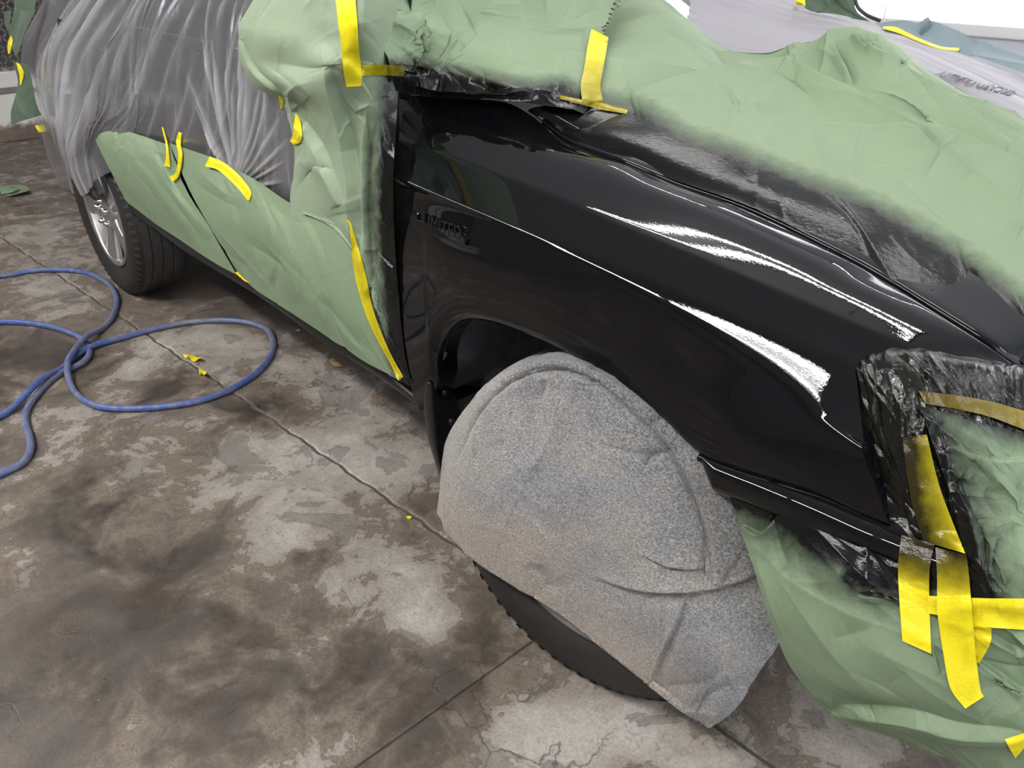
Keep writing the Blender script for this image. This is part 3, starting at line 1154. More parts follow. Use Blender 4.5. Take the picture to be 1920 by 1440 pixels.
tag(towel, 'grey terry towel draped over the front wheel as a spray cover', 'towel')

# --- door papers ---------------------------------------------------
C1 = ctrl([[(163, 229, -.025), (215, 239, -.02), (270, 256, -.02), (300, 266, -.022), (319, 273, -.022)],
           [(182, 270, -.035), (235, 285, -.045), (290, 305, -.045), (318, 335, -.035), (346, 354, -.03)],
           [(212, 330, -.030), (265, 350, -.045), (318, 378, -.045), (358, 406, -.036), (386, 420, -.03)],
           [(236, 376, -.012), (295, 422, -.018), (345, 456, -.02), (398, 491, -.02), (443, 516, -.018)]])
sheet('masking_paper_sheet', 'green masking paper on the rear door, its pointed end beside the rear wheel', patch(C1, 110, 150), PAPER,
      folds=[([(222, 238), (214, 268)], 5, .0028, 's'), ([(300, 290), (330, 360), (400, 440)], 18, .0028, 's'), ([(230, 250), (330, 300)], 16, .006, 'r'), ([(260, 300), (350, 420)], 20, .0028, 's')],
      cr=dict(count=40, amp=.0022, width=.018, length=.10, seed=11), sw=(.004, 7, 4))
C2 = ctrl([[(317, 268, -.030), (395, 294, -.030), (475, 335, -.030), (548, 384, -.030), (605, 405, -.030), (662, 424, -.030)],
           [(354, 351, -.040), (415, 382, -.045), (500, 430, -.055), (570, 470, -.05), (630, 500, -.045), (695, 540, -.035)],
           [(391, 417, -.040), (455, 462, -.042), (535, 515, -.055), (600, 560, -.05), (660, 595, -.045), (725, 630, -.03)],
           [(452, 520, -.020), (505, 562, -.024), (562, 602, -.026), (640, 650, -.025), (700, 689, -.025), (768, 726, -.016)]])
sheet('masking_paper_sheet', 'green masking paper on the front door, lying over the rear door sheet', patch(C2, 150, 220), PAPER,
      spray=[([(690, 420), (712, 560), (768, 726)], 4, 30, 0)],
      folds=[([(480, 345), (540, 440), (570, 560)], 24, .0028, 's'), ([(560, 395), (600, 470), (620, 600)], 22, .0028, 's'), ([(400, 310), (450, 420), (480, 520)], 20, .0028, 's'),
             ([(600, 520), (640, 610), (720, 690)], 20, .0028, 's'), ([(425, 330), (436, 360)], 8, .0028, 's'), ([(500, 380), (520, 470), (510, 540)], 18, .0028, 's')],
      cr=dict(count=44, amp=.0026, width=.022, length=.12, seed=12), sw=(.004, 7, 5))

# --- the big leaf-shaped sheet at the front pillar ------------------
EDGE = [(752, 150), (742, 250), (738, 330), (738, 430), (748, 560), (757, 650), (772, 726)]
LF = ctrl([[(500, -45, -.08), (570, -45, -.10), (640, -40, -.10), (700, -35, -.07), (748, -30, .10)],
           [(447, 38, -.10), (530, 30, -.11), (610, 30, -.11), (690, 30, -.09), (744, 40, .09)],
           [(445, 70, -.10), (530, 75, -.12), (610, 75, -.11), (685, 75, -.09), (738, 90, .07)],
           [(452, 110, -.09), (530, 120, -.11), (605, 125, -.13), (680, 125, -.07), (744, 135, .07)],
           [(478, 155, -.07), (545, 160, -.12), (610, 170, -.11), (680, 170, -.06), (750, 165, .06)],
           [(524, 192, -.05), (575, 205, -.08), (625, 225, -.08), (680, 225, -.05), (745, 225, .02)],
           [(548, 250, -.035), (590, 260, -.05), (635, 285, -.06), (682, 290, -.045), (738, 300, -.015)],
           [(549, 320, -.03), (595, 330, -.04), (640, 350, -.05), (686, 360, -.045), (737, 380, -.022)],
           [(547, 388, -.03), (605, 400, -.034), (648, 420, -.042), (690, 440, -.04), (737, 460, -.024)],
           [(612, 410, -.03), (652, 450, -.034), (680, 490, -.038), (707, 520, -.038), (746, 550, -.026)],
           [(658, 432, -.028), (682, 500, -.034), (700, 560, -.036), (722, 610, -.036), (756, 645, -.026)],
           [(755, 700, -.022), (760, 706, -.026), (764, 712, -.026), (768, 718, -.026), (773, 724, -.022)]])
LP_ = patch(LF, 330, 200)
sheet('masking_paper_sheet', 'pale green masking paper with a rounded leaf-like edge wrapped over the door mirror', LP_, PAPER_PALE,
      spray=[(EDGE, 12, 52, 0), ([(712, 200), (694, 300), (692, 400), (700, 520)], 0, 20, 0, .6)],  # second strip paints the fold's shade, with some overspray in it
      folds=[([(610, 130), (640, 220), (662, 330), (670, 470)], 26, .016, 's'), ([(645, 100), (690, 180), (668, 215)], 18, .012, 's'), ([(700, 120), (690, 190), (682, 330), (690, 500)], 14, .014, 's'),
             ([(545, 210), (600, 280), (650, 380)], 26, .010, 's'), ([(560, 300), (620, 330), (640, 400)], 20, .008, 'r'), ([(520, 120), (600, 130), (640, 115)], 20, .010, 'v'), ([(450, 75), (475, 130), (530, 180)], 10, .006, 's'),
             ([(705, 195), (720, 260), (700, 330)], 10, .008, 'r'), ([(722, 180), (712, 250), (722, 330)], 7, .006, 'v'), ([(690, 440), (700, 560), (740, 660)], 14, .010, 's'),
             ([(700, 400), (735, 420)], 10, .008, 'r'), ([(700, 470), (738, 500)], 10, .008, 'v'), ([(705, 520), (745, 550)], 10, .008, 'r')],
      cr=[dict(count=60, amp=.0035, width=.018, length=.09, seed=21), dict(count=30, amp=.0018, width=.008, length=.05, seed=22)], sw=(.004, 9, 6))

# --- cowl sheet in front of the windscreen -------------------------
COWL = [(752, 152), (790, 150), (850, 165), (930, 182), (1000, 190), (1050, 185)]
CB = ctrl([[(742, 172, .05), (800, 180, .13), (865, 186, .17), (935, 190, .20), (1000, 196, .235), (1060, 205, .27), (1100, 215, .315)],
           [(733, 140, .035), (795, 140, .12), (862, 148, .18), (940, 162, .22), (1015, 172, .265), (1070, 180, .31), (1108, 190, .345)],
           [(720, 100, .02), (792, 105, .15), (862, 112, .23), (945, 128, .28), (1030, 140, .34), (1082, 145, .38), (1112, 150, .40)],
           [(688, 40, .0), (785, 55, .18), (862, 65, .28), (950, 75, .36), (1045, 85, .44), (1095, 90, .48), (1114, 95, .49)],
           [(662, 0, -.02), (775, 15, .20), (862, 25, .32), (960, 35, .42), (1060, 40, .50), (1105, 42, .55), (1140, 44, .575)],
           [(636, -45, -.03), (760, -45, .24), (862, -40, .38), (970, -40, .48), (1070, -40, .58), (1135, -40, .64), (1178, -40, .675)]])
CBP = patch(CB, 220, 330)
# torn, saw-toothed right edge
k = np.arange(220)
CBP[:, -3:, :] += (np.array([.004, .002, 0])[None, :] * ((k % 5) - 2)[:, None])[:, None, :] * .8
sheet('masking_paper_sheet', 'green masking paper over the windscreen base with a torn saw-tooth edge and black-sprayed hem', CBP, PAPER,
      spray=[(COWL, 16, 42, 1), ([(1050, 185), (1100, 200)], 6, 44, 0)],
      folds=[([(780, 30), (790, 90), (775, 140)], 14, .022, 's'), ([(740, 20), (780, 40), (790, 100)], 9, .017, 's'), ([(700, 30), (760, 60), (775, 100)], 12, .014, 'r'), ([(810, 0), (840, 60), (870, 90)], 18, .017, 's'),
             ([(880, 40), (920, 20), (980, 10)], 24, .014, 'r'), ([(800, 130), (860, 128), (920, 155), (1000, 175)], 8, .010, 'r'), ([(830, 120), (900, 150), (960, 185)], 7, .008, 'v'),
             ([(780, 160), (840, 170), (920, 180), (1040, 172)], 7, .014, 'r'), ([(830, 140), (828, 170)], 6, .006, 's'), ([(880, 150), (940, 165), (1050, 165)], 7, .008, 'v')],
      cr=[dict(count=50, amp=.0045, width=.022, length=.12, seed=31), dict(count=40, amp=.0025, width=.006, length=.05, seed=32)], sw=(.004, 7, 7))

# --- bonnet sheet ---------------------------------------------------
BEDGE = [(970, 180), (1050, 203), (1180, 222), (1273, 277), (1360, 306), (1482, 355), (1614, 403), (1700, 446), (1790, 500), (1860, 550), (1940, 610)]
DB = ctrl([[(985, 203, .25), (1060, 254, .25), (1130, 283, .247), (1260, 334, .243), (1400, 384, .238), (1570, 467, .234), (1740, 567, .232), (1850, 636, .236), (1930, 690, .246)],
           [(1020, 190, .27), (1090, 225, .275), (1165, 250, .28), (1290, 300, .285), (1425, 345, .285), (1595, 420, .29), (1765, 510, .295), (1870, 580, .30), (1960, 640, .30)],
           [(1060, 165, .34), (1125, 180, .36), (1200, 205, .375), (1330, 250, .38), (1460, 300, .38), (1625, 365, .385), (1800, 445, .385), (1900, 515, .385), (1990, 570, .385)],
           [(1085, 120, .45), (1160, 130, .48), (1250, 155, .52), (1365, 190, .55), (1500, 235, .54), (1680, 285, .54), (1835, 365, .53), (1930, 430, .52), (2030, 490, .5)],
           [(1110, 75, .56), (1195, 78, .62), (1300, 106, .68), (1410, 136, .74), (1525, 145, .76), (1690, 178, .74), (1850, 262, .68), (1955, 322, .65), (2060, 370, .62)],
           [(1135, 30, .68), (1230, 20, .76), (1330, 74, .84), (1425, 95, .90), (1510, 78, .92), (1610, 56, .92), (1720, 122, .86), (1850, 202, .80), (2000, 285, .74)],
           [(1150, -40, .85), (1225, -10, .95), (1325, 76, .97), (1430, 99, .98), (1515, 86, 1.0), (1620, 66, 1.0), (1735, 134, .94), (1862, 215, .88), (2010, 300, .82)]])
sheet('masking_paper_sheet', 'large green masking paper spread over the bonnet, peaked and crumpled beside the clear film', patch(DB, 300, 420), PAPER,
      spray=[(BEDGE, 0, 62, 1)],
      folds=[([(1480, 105), (1560, 160), (1700, 225), (1850, 285), (1930, 310)], 34, .036, 's'), ([(1180, 170), (1300, 140), (1400, 120), (1480, 105)], 30, .022, 's'),
             ([(1370, 200), (1480, 230), (1610, 245), (1700, 250), (1760, 290)], 26, .020, 's'), ([(1600, 62), (1625, 90), (1640, 80)], 10, .020, 's'), ([(1560, 80), (1590, 130), (1600, 150)], 10, .016, 's'),
             ([(1610, 70), (1650, 72), (1655, 85)], 7, .008, 'v'), ([(1630, 90), (1680, 110), (1690, 120)], 10, .016, 's'), ([(1530, 85), (1570, 115), (1595, 160)], 12, .008, 'r'), ([(1200, 200), (1330, 180), (1420, 200)], 30, .006, 'r'),
             ([(1700, 120), (1780, 170), (1900, 260)], 30, .014, 's'), ([(1600, 290), (1750, 340), (1920, 420)], 34, .014, 's'), ([(1130, 180), (1250, 180), (1350, 160)], 22, .006, 'v'),
             ([(1390, 195), (1350, 165)], 10, .006, 's')],
      crinkle=.0010, cr=[dict(count=60, amp=.006, width=.03, length=.2, seed=41), dict(count=30, amp=.0025, width=.008, length=.08, seed=42)], sw=(.005, 5, 8))

# --- bumper strip and lower papers ------------------------------------
BS = [(1310, 852), (1360, 872), (1440, 903), (1530, 940), (1620, 980), (1690, 1008), (1760, 1036), (1850, 1072), (1950, 1110)]
ys = [-.020, -.022, -.022, -.018, -.006, .006, .010, .02, .04]
c0 = resample(np.array([at(a, b, y=y) for (a, b), y in zip(BS, ys)]), 200)
taper = np.clip(np.linspace(0, 12, 200), .25, 1)[:, None]
prof = [(.02, .004), (.004, .002), (-.008, -.004), (-.014, -.012), (-.014, -.030), (-.010, -.045), (.01, -.06)]
BP = np.stack([c0 + np.array([0, 1, 0]) * a * taper + np.array([0, 0, 1]) * b * taper for a, b in prof])
bumper = cpart(grid('front_bumper_edge', bspline_rows(BP, 40), PAINT, drape=True))

HL = ctrl([[(1602, 684, .08), (1636, 660, .105), (1700, 654, .125), (1780, 664, .155), (1850, 674, .195), (1916, 684, .245), (1975, 692, .265)],
           [(1607, 694, .052), (1640, 673, .07), (1700, 668, .095), (1780, 679, .125), (1850, 688, .165), (1916, 696, .22), (1975, 704, .24)],
           [(1616, 750, .045), (1665, 735, .05), (1725, 722, .075), (1790, 730, .11), (1860, 742, .15), (1930, 756, .19), (1985, 768, .21)],
           [(1632, 840, .034), (1680, 830, .036), (1740, 815, .055), (1800, 815, .085), (1870, 820, .12), (1940, 830, .16), (1995, 840, .18)],
           [(1655, 935, .022), (1705, 930, .022), (1765, 925, .035), (1815, 920, .06), (1880, 920, .10), (1950, 925, .13), (2005, 930, .15)],
           [(1674, 1000, .014), (1725, 1015, .012), (1785, 1030, .022), (1830, 1050, .04), (1890, 1070, .07), (1960, 1090, .10), (2015, 1110, .12)]])
HLP = crumple(swell(patch(HL, 200, 260), .0015, 20, 9), 220, .0022, .0045, .05, 51, bias=.1, spread=.9)
hl = grid('black_tape_mask', HLP, FILM_BLACK, None, None, drape=True)
tag(hl, 'crinkled black-sprayed tape covering the headlight beside the fender corner', 'masking tape')

FL = ctrl([[(1345, 888, -.020), (1440, 930, -.024), (1530, 972, -.022), (1620, 1012, -.012), (1700, 1045, .0), (1780, 1072, .008), (1860, 1098, .02), (1950, 1120, .04)],
           [(1368, 930, -.026), (1455, 965, -.034), (1545, 1005, -.032), (1633, 1045, -.022), (1710, 1078, -.010), (1785, 1100, -.002), (1865, 1120, .01), (1955, 1140, .03)],
           [(1402, 1012, -.04), (1480, 1050, -.05), (1570, 1090, -.05), (1650, 1122, -.04), (1730, 1150, -.025), (1800, 1170, -.012), (1880, 1190, .0), (1960, 1205, .02)],
           [(1446, 1130, -.045), (1520, 1162, -.055), (1610, 1197, -.055), (1690, 1226, -.045), (1770, 1252, -.03), (1840, 1270, -.015), (1910, 1290, .0), (1985, 1302, .02)],
           [(1480, 1232, -.035), (1550, 1264, -.045), (1640, 1300, -.045), (1730, 1332, -.035), (1810, 1352, -.02), (1880, 1370, -.01), (1945, 1386, .0), (2015, 1402, .02)],
           [(1520, 1290, -.02), (1595, 1320, -.025), (1680, 1352, -.022), (1765, 1385, -.015), (1835, 1408, -.005), (1900, 1428, .005), (1960, 1445, .01), (2030, 1462, .02)],
           [(1562, 1342, .0), (1640, 1372, .0), (1720, 1406, .0), (1800, 1442, .005), (1860, 1466, .01), (1920, 1488, .015), (1980, 1508, .02), (2050, 1530, .03)]])
sheet('masking_paper_sheet', 'green masking paper hanging from the front bumper nearly to the floor beside the towel', patch(FL, 260, 300), PAPER,
      spray=[([(1345, 884), (1440, 926), (1530, 968), (1620, 1010), (1700, 1048)], 26, 100, 0), ([(1480, 960), (1560, 1010), (1620, 1040), (1700, 1075)], 12, 110, 0), ([(1600, 1080), (1700, 1090), (1780, 1080)], 5, 60, 0), ([(1440, 950), (1455, 1030)], 0, 30, 0, .45)],
      folds=[([(1392, 985), (1425, 1000), (1460, 960)], 10, .008, 's'), ([(1452, 950), (1455, 1010), (1475, 1060)], 12, .008, 'v'), ([(1480, 1090), (1560, 1085), (1600, 1030)], 26, .006, 'r'), ([(1640, 1130), (1630, 1180), (1560, 1200)], 26, .006, 'v'),
             ([(1610, 1115), (1680, 1125), (1690, 1135)], 8, .006, 's'), ([(1560, 1330), (1700, 1345), (1800, 1370), (1920, 1380)], 26, .012, 's'), ([(1850, 1190), (1920, 1230)], 12, .008, 's'), ([(1838, 1240), (1920, 1300)], 12, .008, 's'),
             ([(1745, 1200), (1765, 1260)], 9, .005, 's'), ([(1600, 1200), (1750, 1270), (1850, 1340)], 30, .006, 'r')],
      cr=[dict(count=34, amp=.005, width=.03, length=.14, seed=61), dict(count=30, amp=.002, width=.008, length=.06, seed=62)], sw=(.004, 8, 10))

EL = ctrl([[(1722, 762, .052), (1790, 776, .080), (1860, 796, .115), (1930, 815, .155), (1990, 830, .18)],
           [(1755, 850, .034), (1815, 860, .055), (1880, 870, .085), (1945, 880, .125), (2000, 890, .15)],
           [(1785, 940, .022), (1840, 950, .034), (1895, 955, .065), (1955, 960, .095), (2010, 965, .12)],
           [(1805, 1030, .002), (1855, 1035, .010), (1905, 1040, .030), (1965, 1045, .05), (2015, 1050, .09)],
           [(1815, 1125, -.012), (1865, 1128, -.010), (1915, 1132, -.002), (1970, 1136, .012), (2020, 1140, .03)]])
sheet('masking_paper_sheet', 'green masking paper on the headlight and bumper corner at the right edge of the photo', patch(EL, 190, 160), PAPER,
      spray=[([(1722, 750), (1760, 850), (1790, 940), (1810, 1030), (1835, 1120)], 0, 125, 0, .9), ([(1722, 752), (1800, 780), (1930, 815)], 0, 60, 0, .8), ([(1810, 950), (1830, 1050), (1860, 1120)], 0, 28, 0)],
      folds=[([(1790, 900), (1830, 980), (1850, 1060), (1870, 1110)], 16, .012, 's'), ([(1850, 920), (1900, 940), (1930, 980)], 16, .008, 'v'), ([(1850, 1000), (1890, 980), (1930, 990)], 14, .008, 'r'), ([(1780, 830), (1850, 860), (1920, 860)], 24, .008, 's'),
             ([(1870, 1010), (1860, 1060), (1890, 1110)], 10, .008, 's'), ([(1830, 1040), (1865, 1080), (1875, 1120)], 10, .010, 'r'), ([(1780, 880), (1810, 900), (1830, 880)], 10, .007, 'r')],
      cr=[dict(count=50, amp=.004, width=.010, length=.06, seed=71)], sw=(.002, 14, 12))

# --- clear film over the rear half of the car ------------------------
RF = [[(92, -25, .30), (160, -25, .14), (225, -25, .09), (300, -25, .08), (380, -25, .08), (460, -25, .07), (540, -25, .07), (640, -25, .06)],
      [(62, 45, .30), (120, 40, .08), (185, 40, .03), (265, 40, .03), (350, 40, .03), (430, 40, .02), (520, 40, .02), (620, 40, .02)],
      [(44, 95, .28), (92, 100, .05), (155, 100, -.01), (240, 105, .0), (330, 110, .0), (415, 115, -.01), (500, 120, -.01), (600, 120, -.01)],
      [(46, 150, .26), (90, 160, .03), (148, 165, -.03), (225, 165, -.02), (315, 175, -.02), (400, 185, -.02), (490, 200, -.02), (590, 210, -.015)],
      [(62, 205, .25), (100, 215, .02), (146, 215, -.045), (212, 210, -.03), (300, 225, -.02), (390, 250, -.02), (480, 280, -.02), (575, 300, -.012)],
      [(78, 255, .25), (112, 265, .02), (142, 270, -.055), (190, 240, -.035), (285, 262, -.015), (380, 295, -.012), (470, 335, -.012), (570, 370, -.006)],
      [(92, 305, .26), (125, 312, .04), (148, 315, -.045), (182, 280, -.03), (275, 285, .006), (375, 320, .010), (465, 362, .010), (565, 400, .012)],
      [(112, 350, .27), (140, 360, .08), (168, 362, -.03), (184, 335, -.03), (270, 300, .012), (372, 335, .018), (462, 378, .018), (562, 412, .018)]]
RP = patch(ctrl(RF), 330, 520)
n_, m_ = RP.shape[:2]
vv, uu = np.meshgrid(np.linspace(0, 1, n_), np.linspace(0, 1, m_), indexing='ij')
# gathered folds that run down the sheet and fan out from the top
rr = np.random.default_rng(5)
D = np.zeros_like(uu)
milk = np.zeros_like(uu)
for k in range(75):
    u0 = rr.uniform(-.05, 1.05)
    sl_ = rr.normal() * .05 + .16 * (u0 - .45)
    w = rr.uniform(.002, .011) * (1.6 if u0 < .35 else .8)
    a = rr.uniform(.3, 1.0)
    v0, L = rr.uniform(0, 1), rr.uniform(.25, .9)
    c = u0 + sl_ * (vv - .1) - .03 * np.sin(vv * 3 + k)
    g_ = np.exp(-np.abs((uu - c) / w) ** 1.3) * np.exp(-((vv - v0) / L) ** 4)
    D += .006 * a * g_ * (1.3 if u0 < .4 else .7)
    milk += .42 * a * g_ * (1.15 if u0 < .4 else .6)
# pull lines that converge on the tape by the front door
px_ = pix(RP)
for k, (x0, y0) in enumerate([(372, 40), (395, 60), (402, 105), (430, 60), (445, 120), (455, 30), (470, 150), (500, 130), (510, 180), (535, 210), (540, 300), (360, 190), (380, 230), (345, 130), (535, 340), (545, 260)]):
    poly = [(x0, y0), (x0 * .5 + 446 * .5 - (6 if x0 < 446 else -6), y0 * .5 + 350 * .5), (446, 352)]
    d, sd, arc = polydist(px_, catmull(poly, 20))
    w = 1.6 + 2.2 * rr.random()
    g_ = np.exp(-(d / w) ** 1.2) * np.clip(arc * 3, 0, 1)
    D += .006 * g_.reshape(D.shape)
    milk += (.55 * g_).reshape(D.shape)
left = np.clip((.42 - uu) / .3, 0, 1)
base_m = .27 + .22 * left + .10 * np.clip((vv - .6) * 3, 0, 1) * left
D = np.clip(D, 0, .016)
RP2 = RP + normals(RP) * D[..., None]
RP2 = swell(RP2, .007, 7, 31)
RP2 = crumple(RP2, 40, .003, .010, .16, 32, bias=0, spread=.7)
# a crinkled patch by the pillar and one above the rear wheel
for cx_, cy_, r_ in ((530, 300, 34), (150, 200, 26), (150, 320, 24), (325, 225, 14), (540, 370, 26)):
    wgt = np.exp(-(((px_[:, 0] - cx_) / r_) ** 2 + ((px_[:, 1] - cy_) / (r_ * 1.5)) ** 2)).reshape(D.shape)
    cr_ = crumple(RP2, 60, .005, .007, .05, int(cx_))
    RP2 = RP2 + (cr_ - RP2) * wgt[..., None]
    milk += .12 * wgt
film = grid('plastic_film', RP2, PLASTIC, None, {'milk': np.clip(base_m + milk, 0, .93)}, drape=True)
tag(film, 'clear wrinkled plastic film draped over the rear doors and tail of the car', 'plastic film', 'plastic films')

# --- grey film across the bonnet and windscreen on the far side -----
F2 = ctrl([[(1180, -80, 1.75), (1330, -50, 1.75), (1480, 0, 1.75), (1600, 36, 1.7), (1680, 58, 1.62), (1790, 100, 1.5), (1920, 160, 1.38), (2050, 225, 1.28)],
           [(1205, -30, 1.45), (1350, 10, 1.45), (1470, 38, 1.45), (1585, 60, 1.42), (1690, 90, 1.38), (1800, 135, 1.28), (1925, 195, 1.18), (2050, 260, 1.1)],
           [(1240, 20, 1.22), (1360, 55, 1.22), (1470, 72, 1.22), (1585, 92, 1.22), (1700, 130, 1.18), (1805, 185, 1.1), (1930, 240, 1.02), (2050, 300, .95)],
           [(1275, 78, 1.08), (1370, 98, 1.08), (1475, 118, 1.06), (1590, 135, 1.06), (1705, 170, 1.02), (1810, 225, .96), (1935, 280, .92), (2050, 340, .86)]])
F2P = patch(F2, 160, 360)
F2P = crumple(swell(F2P, .005, 6, 33), 60, .0032, .022, .30, 34, bias=math.pi / 2, spread=.5)
v2 = np.random.default_rng(9).normal(size=160)
streak = np.convolve(v2, np.ones(5) / 5, 'same')[:, None] * .25
film2 = grid('plastic_film', F2P, NT('hazy_lilac_plastic_film').m, None, {'milk': np.clip(.8 + streak + 0 * F2P[..., 0], .4, 1)}, drape=True)
m = NT('x')
mt = film2.data.materials[0]
t = mt.node_tree
b_ = t.nodes['Principled BSDF']
b_.inputs['Base Color'].default_value = (.31, .295, .325, 1)
b_.inputs['Roughness'].default_value = .6
bpy.data.materials.remove(m.m)
tag(film2, 'greyish-lilac film with printed lettering over the bonnet and windscreen, behind the peaked paper', 'plastic film', 'plastic films')
INK = simple('grey_print_ink', (.07, .065, .09), .6)
p0, p1 = hit(1908, 170, .007), hit(1771, 132, .007)
if p0 is not None and p1 is not None:
    up_ = hit(1840, 160, .0) - hit(1840, 145, .0)
    ex = (p1 - p0) / np.linalg.norm(p1 - p0)
    nz_ = np.cross(ex, up_)
    if nz_ @ (CAM - p0) < 0:
        nz_ = -nz_
    tx = emboss('SKCARD QUALITY', p0, p1, (np.linalg.norm(up_) * .85, nz_), .0008, INK, 'printed_lettering')
    tx.parent = film2

# --- papers further back ---------------------------------------------
def deep(rows):
    return np.array([[at(a, b, x=c) for a, b, c in r] for r in rows])


T_ = deep([[(28, -20, -3.62), (45, -20, -3.58), (72, -20, -3.52)], [(24, 25, -3.60), (42, 25, -3.58), (62, 24, -3.52)], [(18, 58, -3.58), (34, 60, -3.56), (51, 52, -3.50)],
           [(20, 85, -3.56), (28, 86, -3.54), (40, 80, -3.50)], [(25, 98, -3.54), (29, 104, -3.53), (36, 96, -3.50)]])
sheet('masking_paper_sheet', 'dark green paper sheet hanging over the tail of the car at the top left corner', patch(T_, 60, 40), PAPER_DARK, cr=dict(count=10, amp=.004, width=.02, length=.12, seed=81))
T_ = deep([[(8, 22, -3.74), (14, 20, -3.70), (20, 18, -3.68)], [(8, 42, -3.72), (13, 46, -3.70), (19, 50, -3.66)], [(14, 58, -3.70), (16, 60, -3.68), (19, 62, -3.66)]])
sheet('masking_paper_sheet', 'small dark green paper flap beside the mesh fence at the top left corner', patch(T_, 24, 24), PAPER_DARK)
T_ = deep([[(24, 112, -3.50), (38, 118, -3.46), (52, 120, -3.42)], [(33, 150, -3.50), (46, 150, -3.46), (60, 150, -3.40)], [(30, 178, -3.50), (44, 180, -3.46), (66, 185, -3.40)], [(20, 206, -3.50), (42, 205, -3.46), (72, 205, -3.40)],
           [(20, 233, -3.50), (40, 227, -3.46), (78, 216, -3.40)]])
sheet('masking_paper_sheet', 'dark green paper corner hanging below the tail in front of the white kerb', patch(T_, 60, 50), PAPER_DARK, cr=dict(count=10, amp=.004, width=.02, length=.12, seed=82))
T_ = ctrl([[(1490, -30, 1.62), (1545, -30, 1.62), (1606, -30, 1.60)], [(1496, 0, 1.62), (1550, 0, 1.62), (1602, 2, 1.60)], [(1506, 8, 1.61), (1558, 20, 1.60), (1608, 22, 1.58)], [(1512, 13, 1.60), (1570, 28, 1.58), (1632, 42, 1.56)]])
sheet('masking_paper_sheet', 'dark green paper at the far edge of the windscreen, cut by the frame top', patch(T_, 40, 50), PAPER_DARK, folds=[([(1545, -10), (1575, 20), (1600, 30)], 12, .01, 's')], cr=dict(count=10, amp=.006, width=.02, length=.12, seed=83))
T_ = ctrl([[(1640, 44, 1.66), (1695, 38, 1.66), (1728, 46, 1.66), (1744, 38, 1.68), (1808, 62, 1.66), (1860, 84, 1.62), (1945, 116, 1.58)],
           [(1655, 50, 1.62), (1700, 52, 1.62), (1732, 62, 1.62), (1765, 66, 1.62), (1820, 84, 1.6), (1872, 104, 1.57), (1950, 132, 1.53)],
           [(1665, 56, 1.56), (1706, 70, 1.56), (1740, 84, 1.55), (1790, 98, 1.54), (1832, 110, 1.52), (1882, 126, 1.50), (1955, 150, 1.46)]])
sheet('masking_paper_sheet', 'bluish green paper along the far fender below the bright window', patch(T_, 50, 120), PAPER_BLUE, folds=[([(1744, 38), (1722, 62)], 8, .02, 's'), ([(1800, 60), (1830, 85)], 8, .01, 's'), ([(1820, 105), (1900, 122), (1950, 130)], 8, .008, 'r')])
wt = tube('windscreen_trim', [at(1603, -25, y=1.56), at(1606, 8, y=1.55), at(1622, 26, y=1.54), at(1650, 39, y=1.53)], .005, PLASTIC_BLACK, n=8, k=40)
cpart(wt)
an = tube('antenna', [at(1662, 8, y=1.70), at(1659, 26, y=1.70), at(1656, 46, y=1.70)], .0022, simple('pale_antenna_rod', (.75, .75, .75), .4), n=8, k=12)
cpart(an)

# --- tape -------------------------------------------------------------
def tape(label, A, B, spray=(0, 0), mat=None, off=.0035, n=60, m=9, across=None, lift=0.0, torn=True):
    """ribbon between two photo edge lines, laid on whatever lies there"""
    A, B = resample(np.array(A, float), n), resample(np.array(B, float), n)
    w = np.linspace(0, 1, m)[None, :, None]
    Q = A[:, None] * (1 - w) + B[:, None] * w
    K = np.full((n, m), np.nan)
    dirs = np.zeros((n, m, 3))
    for i in range(n):
        for j in range(m):
            d = ray(*Q[i, j])
            d = d / np.linalg.norm(d)
            dirs[i, j] = d
            h = cast(d)
            if h is not None:
                K[i, j] = h
    med = np.nanmedian(K)
    K = np.where(np.isnan(K), med, K)
    K = np.where(np.abs(K - med) > .35, med, K)
    for _ in range(2):
        p = np.pad(K, 1, mode='edge')
        K = np.min([p[a:a + n, b:b + m] for a in range(3) for b in range(3)], axis=0)
    s = K.copy()
    for _ in range(14):
        p = np.pad(s, 1, mode='edge')
        s = (p[:-2, 1:-1] + p[2:, 1:-1] + p[1:-1, :-2] + p[1:-1, 2:] + 2 * p[1:-1, 1:-1]) / 6
    K = np.minimum(s, K * .5 + s * .5) - off
    K = np.minimum(K, K) - lift * np.sin(np.linspace(0, math.pi, n))[:, None]
    P = CAM + dirs * K[..., None]
    P = crumple(P, 10, .0006, .004, .03, int(abs(Q[0, 0, 0])))
    sp = np.linspace(spray[0], spray[1], n)[:, None] * np.ones((1, m))
    if across:
        sp = np.linspace(across[0], across[1], m)[None] * np.ones((n, 1)) * .6 + sp * .5
    o = grid('masking_tape', P, mat or TAPE, None, {'overspray': sp}, drape=True)
    return tag(o, label, 'masking tape', 'yellow masking tape strips')


